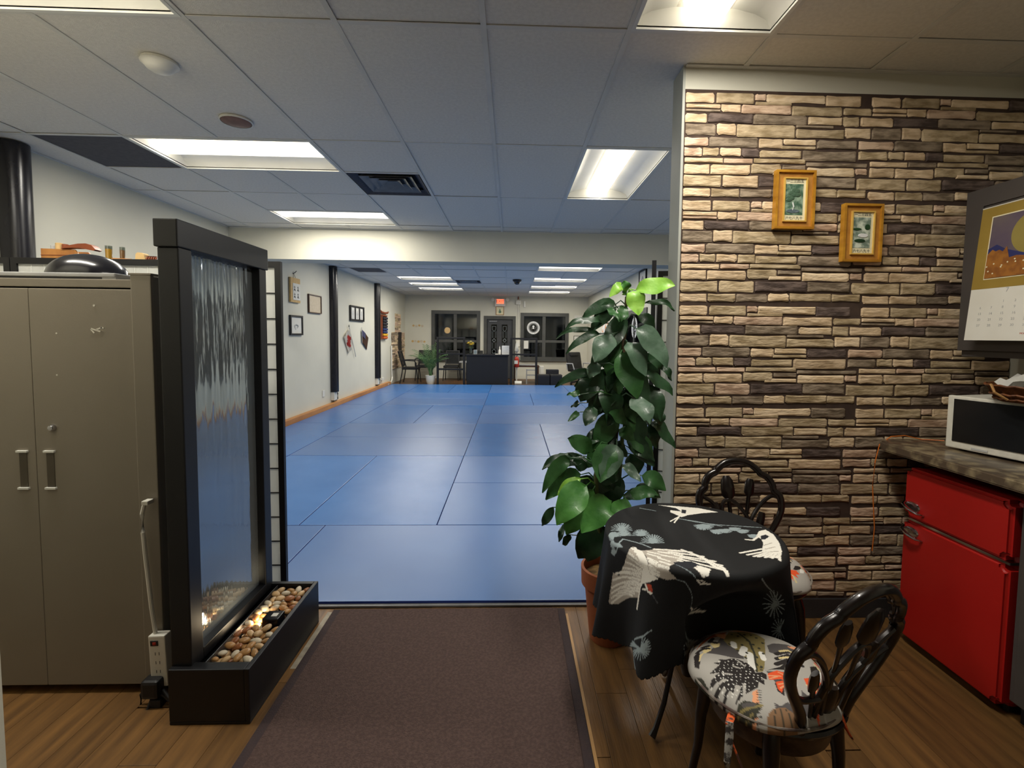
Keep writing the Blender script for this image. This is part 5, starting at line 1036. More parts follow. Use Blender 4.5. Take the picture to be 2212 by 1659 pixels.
PR = [[1,22,-260,9,-297,15],[1,22,-260,9,-291,29],[1,22,-260,9,-287,45],[1,22,-260,9,-277,57],[1,22,-260,9,-269,68],[1,22,-260,9,-259,76],[1,22,-260,9,-250,80],[1,22,-260,9,-240,83],[1,22,-260,9,-233,80],[1,22,-260,9,-226,76],[1,22,-260,9,-219,67],[1,22,-260,9,-218,57],[1,22,-260,9,-216,44],[1,22,-260,9,-216,29],[1,22,-260,9,-219,15],[1,22,-261,-33,-287,-29],[1,22,-261,-33,-284,-19],[1,22,-261,-33,-280,-9],[1,22,-261,-33,-274,-1],[1,22,-261,-33,-268,6],[1,22,-261,-33,-261,11],[1,22,-261,-33,-255,14],[1,22,-261,-33,-249,16],[1,22,-261,-33,-243,14],[1,22,-261,-33,-239,11],[1,22,-261,-33,-235,6],[1,22,-261,-33,-232,-2],[1,22,-261,-33,-232,-10],[1,22,-261,-33,-231,-19],[1,22,-261,-33,-233,-29],[1,22,-199,-34,-229,-29],[1,22,-199,-34,-224,-17],[1,22,-199,-34,-219,-6],[1,22,-199,-34,-212,3],[1,22,-199,-34,-206,11],[1,22,-199,-34,-198,18],[1,22,-199,-34,-191,21],[1,22,-199,-34,-183,22],[1,22,-199,-34,-178,21],[1,22,-199,-34,-172,17],[1,22,-199,-34,-168,11],[1,22,-199,-34,-166,3],[1,22,-199,-34,-164,-7],[1,22,-199,-34,-165,-18],[1,22,-199,-34,-168,-29],[1,22,-175,-95,-215,-88],[1,22,-175,-95,-208,-74],[1,22,-175,-95,-202,-59],[1,22,-175,-95,-193,-47],[1,22,-175,-95,-182,-37],[1,22,-175,-95,-172,-29],[1,22,-175,-95,-163,-24],[1,22,-175,-95,-154,-22],[1,22,-175,-95,-145,-25],[1,22,-175,-95,-138,-29],[1,22,-175,-95,-133,-37],[1,22,-175,-95,-130,-48],[1,22,-175,-95,-128,-60],[1,22,-175,-95,-129,-74],[1,22,-175,-95,-133,-89],[1,22,-297,-41,-313,-18],[1,22,-297,-41,-311,-14],[1,22,-297,-41,-309,-12],[1,22,-297,-41,-306,-9],[1,22,-297,-41,-303,-6],[1,22,-297,-41,-299,-4],[1,22,-297,-41,-294,-1],[1,22,-297,-41,-289,-1],[1,22,-297,-41,-284,-1],[1,22,-297,-41,-280,-5],[1,22,-297,-41,-275,-9],[1,22,-297,-41,-274,-15],[1,22,-297,-41,-273,-22],[1,22,-297,-41,-273,-30],[1,22,-297,-41,-274,-38],[1,22,-302,-98,-321,-72],[1,22,-302,-98,-317,-72],[1,22,-302,-98,-315,-74],[1,22,-302,-98,-310,-74],[1,22,-302,-98,-307,-76],[1,22,-302,-98,-303,-79],[1,22,-302,-98,-301,-83],[1,22,-302,-98,-297,-86],[1,22,-302,-98,-294,-89],[1,22,-302,-98,-291,-93],[1,22,-302,-98,-290,-97],[1,22,-302,-98,-288,-102],[1,22,-302,-98,-287,-107],[1,22,-302,-98,-287,-111],[1,22,-302,-98,-287,-115],[1,22,-301,-47,-308,-63],[1,22,-301,-47,-313,-56],[1,22,-301,-47,-314,-46],[1,22,-301,-47,-314,-37],[1,22,-301,-47,-313,-29],[1,22,-301,-47,-311,-22],[1,22,-301,-47,-307,-18],[1,22,-301,-47,-306,-14],[1,22,-301,-47,-300,-11],[1,22,-305,-84,-322,-84],[1,22,-305,-84,-326,-76],[1,22,-305,-84,-326,-69],[1,22,-305,-84,-326,-64],[1,22,-305,-84,-322,-59],[1,22,-305,-84,-318,-58],[1,22,-305,-84,-313,-58],[1,22,-305,-84,-308,-59],[1,22,-305,-84,-306,-61],[1,22,-322,-100,-341,-98],[1,22,-322,-100,-343,-91],[1,22,-322,-100,-343,-85],[1,22,-322,-100,-343,-80],[1,22,-322,-100,-339,-78],[1,22,-322,-100,-335,-77],[1,22,-322,-100,-330,-79],[1,22,-322,-100,-323,-82],[1,22,-322,-100,-316,-87],[1,30,-270,-60,-299,-103],[1,30,-299,-103,-323,-103],[1,30,-270,-60,-237,-82],[1,30,-237,-82,-212,-103],[1,30,-212,-103,-192,-128],[1,25,72,71,105,61],[1,25,72,71,96,49],[1,25,72,71,89,38],[1,25,72,71,78,29],[1,25,72,71,69,22],[1,25,72,71,59,19],[1,25,72,71,51,17],[1,25,72,71,42,19],[1,25,72,71,37,23],[1,25,72,71,32,29],[1,25,72,71,31,38],[1,25,72,71,30,49],[1,25,72,71,32,61],[1,25,0,124,58,97],[1,25,58,97,134,50],[1,25,78,65,107,57],[1,25,78,65,101,47],[1,25,78,65,92,38],[1,25,78,65,84,31],[1,25,78,65,75,25],[1,25,78,65,67,22],[1,25,78,65,58,22],[1,25,78,65,51,24],[1,25,78,65,46,28],[1,25,78,65,43,33],[1,25,78,65,42,42],[1,25,78,65,43,51],[1,25,78,65,44,61],[1,25,107,19,132,12],[1,25,107,19,125,3],[1,25,107,19,118,-4],[1,25,107,19,111,-10],[1,25,107,19,103,-15],[1,25,107,19,95,-18],[1,25,107,19,89,-19],[1,25,107,19,82,-17],[1,25,107,19,77,-13],[1,25,107,19,75,-8],[1,25,107,19,74,-1],[1,25,107,19,73,7],[1,25,107,19,76,16],[1,25,141,25,163,20],[1,25,141,25,158,11],[1,25,141,25,151,4],[1,25,141,25,144,-2],[1,25,141,25,137,-6],[1,25,141,25,130,-8],[1,25,141,25,124,-9],[1,25,141,25,118,-8],[1,25,141,25,114,-5],[1,25,141,25,111,0],[1,25,141,25,109,7],[1,25,141,25,110,14],[1,25,141,25,113,22],[1,25,201,19,222,13],[1,25,201,19,216,6],[1,25,201,19,211,0],[1,25,201,19,203,-6],[1,25,201,19,197,-10],[1,25,201,19,190,-12],[1,25,201,19,184,-12],[1,25,201,19,180,-11],[1,25,201,19,176,-8],[1,25,201,19,175,-4],[1,25,201,19,173,2],[1,25,201,19,174,8],[1,25,201,19,177,16],[1,25,221,-25,241,-30],[1,25,221,-25,235,-36],[1,25,221,-25,230,-42],[1,25,221,-25,223,-48],[1,25,221,-25,216,-51],[1,25,221,-25,210,-53],[1,25,221,-25,205,-54],[1,25,221,-25,200,-53],[1,25,221,-25,196,-50],[1,25,221,-25,194,-46],[1,25,221,-25,193,-41],[1,25,221,-25,195,-34],[1,25,221,-25,196,-27],[1,25,179,38,198,33],[1,25,179,38,193,26],[1,25,179,38,188,21],[1,25,179,38,181,16],[1,25,179,38,176,12],[1,25,179,38,170,10],[1,25,179,38,164,10],[1,25,179,38,160,11],[1,25,179,38,157,13],[1,25,179,38,155,18],[1,25,179,38,154,23],[1,25,179,38,155,29],[1,25,179,38,156,36],[1,25,-3,127,52,92],[1,25,52,92,126,65],[1,25,126,65,280,38],[1,22,-387,-409,-362,-386],[1,22,-387,-409,-351,-394],[1,22,-387,-409,-344,-403],[1,22,-387,-409,-342,-410],[1,22,-387,-409,-342,-417],[1,22,-387,-409,-345,-424],[1,22,-387,-409,-348,-432],[1,22,-387,-409,-355,-437],[1,22,-387,-409,-361,-441],[1,22,-387,-409,-369,-442],[1,22,-387,-409,-378,-442],[1,22,-387,-409,-388,-439],[1,22,-387,-409,-401,-435],[1,22,-387,-409,-418,-427],[1,22,-387,-409,-440,-417],[1,22,-387,-409,-462,-406],[1,22,-387,-409,-467,-397],[1,22,-387,-409,-472,-387],[1,22,-387,-409,-507,-353],[1,22,-387,-409,-522,-341],[1,22,-387,-409,-503,-344],[1,22,-387,-409,-476,-352],[1,20,94,-599,87,-601],[1,20,94,-599,84,-600],[1,20,94,-599,79,-601],[1,20,94,-599,76,-598],[1,20,94,-599,73,-594],[1,20,94,-599,37,-573],[1,20,94,-599,-104,-547],[1,20,94,-599,-105,-538],[1,20,94,-599,-209,-504],[1,20,94,-599,54,-557],[1,20,94,-599,70,-564],[1,20,94,-599,83,-571],[1,20,94,-599,91,-579],[1,20,94,-599,97,-586],[1,25,-318,-388,-361,-385],[1,25,-361,-385,-440,-364],[1,25,-440,-364,-460,-408],[1,20,24,-516,100,-589],[1,20,-459,-411,-454,-423],[1,20,-459,-411,-454,-423],[1,20,-459,-411,-457,-415],[1,20,-459,-411,-461,-409],[1,20,-459,-411,-463,-404],[1,20,-459,-411,-466,-396],[1,20,-454,-423,-449,-436],[1,20,-454,-423,-450,-434],[1,20,-454,-423,-452,-429],[1,20,-454,-423,-454,-423],[1,20,-454,-423,-457,-415],[1,20,-454,-423,-459,-413],[1,20,-450,-434,-444,-446],[1,20,-450,-434,-446,-444],[1,20,-450,-434,-448,-439],[1,20,-450,-434,-451,-435],[1,20,-450,-434,-453,-426],[1,20,-450,-434,-454,-423],[4,0,-250,-119,-239,-151,-238,-204,-266,-235,-302,-264,-337,-279,-409,-232,-476,-189,-506,-146,-499,-137,-397,-116,-384,-152,-320,-157,-277,-151],[0,0,-258,-127,-229,-151,-226,-211,-229,-250,-219,-274,-255,-267,-284,-258,-301,-263,-363,-306,-371,-299,-293,-251,-253,-221,-250,-182],[0,36,-239,-202,-245,-127],[4,5,-245,-173,-245,-127],[0,36,-243,-206,-257,-131],[4,5,-251,-178,-257,-131],[0,36,-250,-212,-274,-155],[4,5,-260,-184,-274,-155],[0,36,-256,-218,-286,-159],[4,5,-272,-190,-286,-159],[0,36,-264,-222,-312,-160],[4,5,-288,-195,-312,-160],[0,36,-270,-228,-343,-158],[4,5,-306,-198,-343,-158],[0,36,-277,-233,-370,-150],[4,5,-325,-199,-370,-150],[0,36,-285,-238,-391,-131],[4,5,-342,-192,-391,-131],[0,36,-291,-243,-421,-127],[4,5,-364,-192,-421,-127],[0,36,-299,-250,-448,-133],[4,5,-383,-198,-448,-133],[0,36,-306,-253,-466,-139],[4,5,-398,-202,-466,-139],[0,36,-313,-260,-482,-146],[4,5,-410,-208,-482,-146],[0,36,-321,-264,-496,-154],[4,5,-422,-214,-496,-154],[4,50,-253,-221,-260,-201],[0,42,-253,-221,-260,-201],[4,5,-253,-221,-260,-201],[4,50,-264,-226,-279,-205],[0,42,-264,-226,-279,-205],[4,5,-264,-226,-279,-205],[4,50,-276,-230,-294,-204],[0,42,-276,-230,-294,-204],[4,5,-276,-230,-294,-204],[4,50,-287,-235,-318,-200],[0,42,-287,-235,-318,-200],[4,5,-287,-235,-318,-200],[4,50,-301,-243,-347,-195],[0,42,-301,-243,-347,-195],[4,5,-301,-243,-347,-195],[4,50,-313,-251,-382,-190],[0,42,-313,-251,-382,-190],[4,5,-313,-251,-382,-190],[4,50,-331,-254,-415,-175],[0,42,-331,-254,-415,-175],[4,5,-331,-254,-415,-175],[4,50,-352,-254,-438,-171],[0,42,-352,-254,-438,-171],[4,5,-352,-254,-438,-171],[4,50,-371,-249,-458,-164],[0,42,-371,-249,-458,-164],[4,5,-371,-249,-458,-164],[4,0,-229,-151,-167,-140,-105,-152,-119,-219,-154,-247,-175,-259,-185,-272,-215,-272,-227,-254,-223,-211],[4,56,-209,-159,-178,-175],[0,47,-209,-159,-178,-175],[4,5,-193,-167,-178,-175],[4,56,-214,-174,-182,-197],[0,47,-214,-174,-182,-197],[4,5,-198,-186,-182,-197],[4,56,-182,-140,-102,-152],[0,47,-182,-140,-102,-152],[4,5,-142,-146,-102,-152],[4,56,-173,-160,-105,-183],[0,47,-173,-160,-105,-183],[4,5,-139,-171,-105,-183],[4,56,-173,-182,-115,-209],[0,47,-173,-182,-115,-209],[4,5,-143,-196,-115,-209],[4,56,-221,-203,-201,-229],[0,47,-221,-203,-201,-229],[4,5,-210,-216,-201,-229],[4,56,-221,-216,-200,-242],[0,47,-221,-216,-200,-242],[4,5,-210,-230,-200,-242],[4,56,-227,-228,-215,-249],[0,47,-227,-228,-215,-249],[4,5,-221,-240,-215,-249],[4,56,-229,-236,-209,-258],[0,47,-229,-236,-209,-258],[4,5,-219,-250,-209,-258],[4,56,-232,-247,-212,-265],[0,47,-232,-247,-212,-265],[4,5,-221,-257,-212,-265],[4,56,-146,-144,-65,-164],[0,47,-146,-144,-65,-164],[4,5,-104,-154,-65,-164],[4,56,-138,-160,-38,-194],[0,47,-138,-160,-38,-194],[4,5,-87,-177,-38,-194],[4,56,-127,-183,-13,-228],[0,47,-127,-183,-13,-228],[4,5,-70,-205,-13,-228],[4,56,-114,-198,-3,-255],[0,47,-114,-198,-3,-255],[4,5,-59,-226,-3,-255],[4,56,-120,-212,-14,-282],[0,47,-120,-212,-14,-282],[4,5,-66,-248,-14,-282],[4,56,-122,-226,-70,-304],[0,47,-122,-226,-70,-304],[4,5,-97,-272,-70,-304],[4,56,-102,-240,-81,-305],[0,47,-102,-240,-81,-305],[4,5,-96,-283,-81,-305],[4,56,-130,-220,-54,-282],[0,47,-130,-220,-54,-282],[4,5,-92,-251,-54,-282],[4,56,-187,-204,-160,-226],[0,47,-187,-204,-160,-226],[4,5,-174,-216,-160,-226],[4,56,-190,-226,-165,-247],[0,47,-190,-226,-165,-247],[4,5,-178,-236,-165,-247],[4,56,-198,-241,-175,-259],[0,47,-198,-241,-175,-259],[4,5,-188,-250,-175,-259],[0,0,-75,-255,-49,-276,-63,-304,-78,-306,-94,-274],[4,63,-69,-167,-34,-225],[4,63,-34,-225,-5,-271],[4,63,-5,-271,-9,-307],[0,55,-69,-167,-34,-225],[0,55,-34,-225,-5,-271],[0,55,-5,-271,-9,-307],[4,58,-90,-146,-45,-197],[4,58,-45,-197,-15,-254],[0,50,-90,-146,-45,-197],[0,50,-45,-197,-15,-254],[4,68,-45,-197,-27,-263],[4,68,-27,-263,-5,-289],[0,60,-45,-197,-27,-263],[0,60,-27,-263,-5,-289],[4,0,-215,-272,-179,-260,-164,-297,-192,-290],[3,0,-149,-233,-91,-226,-73,-248,-104,-274,-150,-260],[2,0,-270,-265,-251,-277,-254,-292,-262,-298,-268,-288],[0,35,-273,-266,-274,-287],[0,35,-274,-287,-263,-299],[5,20,-262,-302,-259,-333],[0,25,-294,-271,-280,-279],[1,11,-165,-298,-143,-312],[1,11,-143,-312,-134,-338],[1,11,-134,-338,-109,-411],[1,11,-147,-247,-110,-296],[1,11,-110,-296,-103,-317],[0,25,-104,-315,-94,-329],[0,25,-94,-329,-66,-331],[0,20,-94,-329,-81,-322],[0,20,-104,-315,-87,-319],[0,25,-103,-410,66,-485],[0,25,66,-485,87,-497],[0,20,66,-485,74,-484],[0,20,-103,-410,67,-476],[0,0,-39,277,55,258,121,241,186,194,122,186,50,164,13,142,-14,194,-6,218,35,202,26,241],[3,0,44,225,61,218,44,179,29,187],[0,30,7,150,-46,99],[0,30,7,150,-36,85],[1,20,-127,241,-70,209],[0,0,222,-37,255,6,287,19,293,-25,274,-95,246,-159,203,-225,200,-208,164,-203,178,-158,217,-94,226,-61],[3,0,238,-37,263,-25,268,-42,239,-66,224,-66],[4,48,169,-66,192,-72],[4,48,192,-72,232,-37],[0,40,169,-66,192,-72],[0,40,192,-72,232,-37],[4,48,196,-138,98,-170],[0,40,196,-138,98,-170],[4,48,189,-159,115,-184],[0,40,189,-159,115,-184],[4,48,188,-169,131,-195],[0,40,188,-169,131,-195],[4,48,192,-179,144,-198],[0,40,192,-179,144,-198],[4,48,202,-179,164,-203],[0,40,202,-179,164,-203],[4,48,212,-179,185,-208],[0,40,212,-179,185,-208],[4,48,225,-179,202,-222],[0,40,225,-179,202,-222],[4,20,207,-115,248,-94],[4,20,198,-143,240,-126],[4,20,196,-164,232,-159],[1,20,209,-423,251,-384],[1,20,209,-423,256,-405],[1,20,209,-423,251,-428],[1,20,209,-423,241,-450],[1,20,209,-423,225,-467],[1,20,209,-423,209,-474],[1,20,209,-423,193,-473],[1,20,209,-423,182,-463],[1,20,209,-423,174,-448],[1,20,209,-423,171,-424],[1,20,209,-423,168,-393],[1,20,209,-423,169,-365],[1,20,209,-423,183,-352],[1,20,209,-423,202,-350],[1,20,209,-423,223,-356],[1,20,209,-423,239,-369],[1,20,266,-483,298,-495],[1,20,266,-483,287,-511],[1,20,266,-483,271,-522],[1,20,266,-483,255,-529],[1,20,266,-483,240,-526],[1,20,266,-483,233,-517],[1,20,266,-483,228,-504],[1,20,266,-483,228,-488],[1,20,266,-483,233,-472],[1,20,266,-483,243,-458],[1,20,266,-483,257,-444],[1,20,266,-483,270,-437],[1,25,107,-310,178,-361],[1,25,178,-361,224,-410]]
CC = [lin(c)[:3] for c in ('eeeadf','93a0a3','b4452a','1c1f26','b3aa9e','45484c')]
CC = [CC['wgrbsd'.index(k)] for k in 'wgrbsd']
img = raster(PR,CC,lin('0e0f11')[:3],.72,1500)
st = .0026; n_ = int(.72/st); g_ = np.arange(-n_,n_+1)*st; X_,Y_ = np.meshgrid(g_,g_); R_ = np.hypot(X_,Y_); A_ = np.arctan2(Y_,X_); hem = TR+cloth_drop(A_)+.004*np.abs(np.sin(A_*75)); ins = R_ <= hem
idx = -np.ones(X_.shape,int); idx[ins] = np.arange(ins.sum()); cx_,cy_,cz_ = cloth(A_[ins],R_[ins])
f = np.stack([idx[:-1,:-1],idx[:-1,1:],idx[1:,1:],idx[1:,:-1]],-1).reshape(-1,4); f = f[(f>=0).all(1)]
col = lookup(img,.72,X_[ins],Y_[ins])
o = mesh_np('tablecloth',np.stack([cx_,cy_,cz_],-1),f,'cloth_black',None,col)
tag(o,'black tablecloth printed with white cranes and pine tufts on the round table','tablecloth')
md = o.modifiers.new('thickness','SOLIDIFY'); md.thickness = .0014; md.offset = -1
# ------------------------------------------------------------------ bistro chairs
CU = [[0,0,-15,139,15,87,-31,32,-62,47,-119,92,-79,102],[9,0,-127,126,-66,159,-17,170,26,154,-5,143,-48,152],[5,0,-15,166,11,146,15,87,-13,122,-21,145],[6,0,-67,130,-44,113,-59,100,-79,99,-76,117],[6,0,-117,110,-79,115,-96,94,-122,93],[2,60,-41,145,-65,134],[2,60,-65,134,-52,120],[2,50,-107,121,-84,117],[2,50,-135,113,-107,114],[2,50,-107,114,-95,105],[2,0,-147,110,-129,110,-137,91,-172,61,-174,77],[6,0,-137,98,-118,99,-158,77],[5,0,34,159,68,151,109,113,74,130],[1,0,-21,121,30,152,78,133,99,104,99,75,48,27,12,-2,-20,-25,-38,-21,-37,-8,-26,19,-21,46,-21,77,-27,98],[8,30,52,134,47,86],[8,30,47,86,18,39],[8,30,18,39,-37,-19],[3,100,9,69,-18,52],[3,100,4,44,-36,-2],[3,80,37,32,26,14],[3,90,-4,99,-14,86],[8,42,-19,100,-19,100],[8,42,-18,68,-18,68],[8,42,15,83,15,83],[8,42,0,51,0,51],[8,42,45,91,45,91],[8,42,46,70,46,70],[8,42,-21,35,-21,35],[8,42,13,26,13,26],[8,42,80,90,80,90],[8,42,77,63,77,63],[8,42,48,50,48,50],[8,42,42,29,42,29],[8,42,3,1,3,1],[8,42,-17,-16,-17,-16],[8,42,77,108,77,108],[8,42,37,120,37,120],[8,42,27,136,27,136],[8,42,-4,11,-4,11],[8,42,61,118,61,118],[8,42,29,58,29,58],[0,0,80,49,105,50,148,32,173,-2,146,-10,73,10,63,26],[5,0,135,25,171,22,173,3,173,-9,142,14],[2,60,75,12,120,9],[2,60,120,9,139,-20],[2,60,59,-2,104,-5],[2,60,104,-5,122,-34],[2,70,41,-17,85,-19],[2,70,85,-19,104,-49],[2,0,-13,-24,43,-29,78,-21,110,-33,66,-58,32,-38,10,-29],[6,35,95,17,122,11],[6,35,122,11,135,-21],[6,35,70,-3,97,-10],[6,35,97,-10,110,-40],[2,0,-46,-21,-37,-8,-36,16,-51,36,-65,45,-88,46,-108,56,-106,43,-131,50,-120,35,-165,27,-140,14,-170,13,-189,1,-148,-8,-184,-13,-207,-33,-170,-31,-168,-35,-210,-50,-213,-61,-197,-63,-174,-48,-164,-46,-195,-70,-165,-64,-146,-56,-168,-71,-141,-68,-121,-54,-142,-69,-108,-68,-87,-67,-66,-52,-62,-67,-48,-54,-47,-41,-39,-54,-22,-38,-25,-26],[11,35,-144,-10,-185,-3],[11,50,-165,-28,-205,-37],[11,60,-161,-44,-205,-72],[11,70,-133,-43,-156,-58],[11,70,-156,-58,-193,-71],[11,40,-112,-45,-137,-69],[11,30,-136,9,-117,-4],[11,30,-87,18,-75,6],[11,30,-56,31,-54,9],[3,22,-183,1,-183,1],[3,16,-148,24,-148,24],[3,16,-161,11,-161,11],[3,16,-165,2,-165,2],[3,22,-192,-23,-192,-23],[3,16,-194,-29,-194,-29],[3,22,-113,45,-113,45],[3,16,-119,38,-119,38],[3,11,-129,24,-129,24],[3,11,-136,20,-136,20],[3,16,-149,10,-149,10],[3,22,-151,1,-151,1],[3,16,-171,-18,-171,-18],[3,16,-182,-28,-182,-28],[3,16,-200,-50,-200,-50],[3,16,-98,38,-98,38],[3,16,-110,30,-110,30],[3,22,-117,22,-117,22],[3,22,-131,12,-131,12],[3,22,-137,4,-137,4],[3,16,-144,-4,-144,-4],[3,11,-152,-13,-152,-13],[3,16,-161,-24,-161,-24],[3,22,-172,-30,-172,-30],[3,16,-185,-45,-185,-45],[3,16,-191,-53,-191,-53],[3,22,-202,-59,-202,-59],[3,22,-85,38,-85,38],[3,16,-97,28,-97,28],[3,16,-106,16,-106,16],[3,11,-115,10,-115,10],[3,11,-122,-2,-122,-2],[3,16,-132,-7,-132,-7],[3,16,-141,-15,-141,-15],[3,22,-148,-25,-148,-25],[3,11,-158,-33,-158,-33],[3,11,-168,-44,-168,-44],[3,16,-70,41,-70,41],[3,11,-75,30,-75,30],[3,22,-82,23,-82,23],[3,22,-97,14,-97,14],[3,16,-105,7,-105,7],[3,16,-114,-5,-114,-5],[3,16,-122,-13,-122,-13],[3,22,-130,-18,-130,-18],[3,22,-136,-31,-136,-31],[3,22,-150,-39,-150,-39],[3,22,-157,-49,-157,-49],[3,11,-163,-53,-163,-53],[3,22,-58,37,-58,37],[3,16,-63,25,-63,25],[3,22,-70,20,-70,20],[3,11,-85,10,-85,10],[3,16,-92,0,-92,0],[3,11,-106,-9,-106,-9],[3,22,-110,-16,-110,-16],[3,16,-121,-27,-121,-27],[3,11,-128,-32,-128,-32],[3,11,-139,-43,-139,-43],[3,22,-141,-50,-141,-50],[3,16,-152,-58,-152,-58],[3,11,-52,21,-52,21],[3,11,-62,16,-62,16],[3,22,-67,6,-67,6],[3,11,-80,-3,-80,-3],[3,22,-92,-13,-92,-13],[3,16,-99,-20,-99,-20],[3,11,-107,-28,-107,-28],[3,11,-115,-39,-115,-39],[3,16,-123,-45,-123,-45],[3,16,-135,-56,-135,-56],[3,16,-140,-62,-140,-62],[3,16,-42,21,-42,21],[3,16,-47,11,-47,11],[3,11,-60,3,-60,3],[3,22,-66,-9,-66,-9],[3,16,-76,-17,-76,-17],[3,22,-89,-28,-89,-28],[3,16,-99,-36,-99,-36],[3,22,-107,-44,-107,-44],[3,22,-116,-52,-116,-52],[3,11,-129,-66,-129,-66],[3,16,-40,4,-40,4],[3,11,-50,-5,-50,-5],[3,22,-56,-14,-56,-14],[3,22,-65,-20,-65,-20],[3,22,-80,-29,-80,-29],[3,11,-88,-38,-88,-38],[3,11,-95,-45,-95,-45],[3,16,-105,-55,-105,-55],[3,16,-115,-62,-115,-62],[3,22,-56,-26,-56,-26],[3,22,-66,-34,-66,-34],[3,11,-72,-42,-72,-42],[3,11,-87,-50,-87,-50],[3,16,-91,-60,-91,-60],[3,22,-47,-32,-47,-32],[3,22,-55,-39,-55,-39],[3,22,-69,-48,-69,-48],[3,11,-37,-35,-37,-35],[3,22,-46,-43,-46,-43],[3,16,-52,-49,-52,-49],[5,0,-111,-72,-92,-71,-123,-103,-173,-141,-176,-135,-161,-117],[2,11,-97,-72,-87,-78],[2,11,-103,-77,-93,-83],[2,11,-108,-83,-99,-88],[2,11,-115,-89,-105,-94],[2,11,-121,-94,-111,-99],[2,11,-126,-99,-117,-104],[2,11,-132,-104,-123,-109],[2,11,-138,-109,-128,-115],[2,11,-143,-115,-134,-119],[2,11,-149,-119,-139,-125],[2,11,-154,-124,-146,-130],[2,11,-159,-129,-151,-134],[2,11,-165,-134,-156,-139],[2,11,-170,-139,-162,-144],[8,0,-211,-89,-166,-75,-147,-78,-116,-112,-174,-123,-200,-98],[1,30,-208,-87,-169,-88],[1,30,-169,-88,-121,-110],[1,20,-195,-103,-149,-110],[0,50,-155,-85,-136,-98],[9,0,-217,-90,-207,-99,-204,-126,-222,-114],[8,0,-200,-117,-162,-143,-180,-159,-197,-140],[0,0,-11,-28,52,-59,-7,-119,-27,-111,-56,-170,-60,-156,-42,-120,-20,-93,-30,-79],[2,0,-31,-73,-7,-72,10,-95,-27,-99,-48,-117,-50,-97],[2,0,-34,-114,-6,-110,-21,-142,-56,-170,-56,-154,-44,-134],[4,0,-16,-37,19,-37,34,-56,31,-78,8,-95,-4,-68,-35,-58],[4,0,-26,-71,-6,-74,12,-96,-27,-96,-46,-107,-43,-93],[4,0,-21,-114,-4,-113,-25,-141,-51,-159,-45,-144],[5,25,-22,-44,7,-59],[5,25,-28,-55,-4,-57],[5,25,-26,-81,-3,-86],[5,25,-34,-93,-17,-91],[5,25,-20,-119,-33,-138],[5,25,16,-45,25,-69],[4,0,60,-89,99,-97,90,-126,71,-127,62,-152,52,-132,30,-165,33,-128,45,-108],[4,0,16,-145,0,-179,-12,-190,-16,-177],[6,30,43,-111,52,-132],[6,30,52,-132,38,-169],[4,60,169,-45,170,-64],[4,60,170,-64,162,-81],[6,30,153,-50,149,-70],[6,30,149,-70,154,-85],[2,0,124,-59,153,-57,137,-78,102,-95,92,-88],[0,0,11,-120,8,-148,-31,-180,-42,-163],[3,0,135,-77,151,-80,125,-108,104,-112,115,-96],[0,0,-88,-121,-81,-133,-54,-133,-60,-169,-97,-133],[7,0,-122,-131,-103,-129,-75,-139,-58,-167,-73,-180,-118,-180,-156,-163,-141,-145],[8,15,-102,-134,-127,-156],[8,15,-88,-138,-108,-171],[8,15,-74,-144,-85,-176],[8,15,-134,-153,-154,-162],[8,0,-188,60,-183,38,-187,7,-209,-35,-228,-52,-225,-23,-209,15],[6,30,-195,49,-212,10],[6,30,-212,10,-218,-7]]
CCU = [lin(c)[:3] for c in ('55504f','8c7d4c','241d1b','efece4','ef5a2a','eea578','e3cf96','8f6b4b','37362a','a85626','999999','b3aea6')]
imc = raster(CU,CCU,lin('b3aea6')[:3],.26,900)
def spline(P,n):
    out = []
    for i in range(len(P)-1):
        p0,p1,p2,p3 = (Vector(P[max(0,min(len(P)-1,j))]) for j in (i-1,i,i+1,i+2))
        for k in range(n): t_ = k/n; out.append(tuple(.5*((2*p1)+(p2-p0)*t_+(2*p0-5*p1+4*p2-p3)*t_**2+(3*p1-p0-3*p2+p3)*t_**3)))
    return out+[tuple(P[-1])]
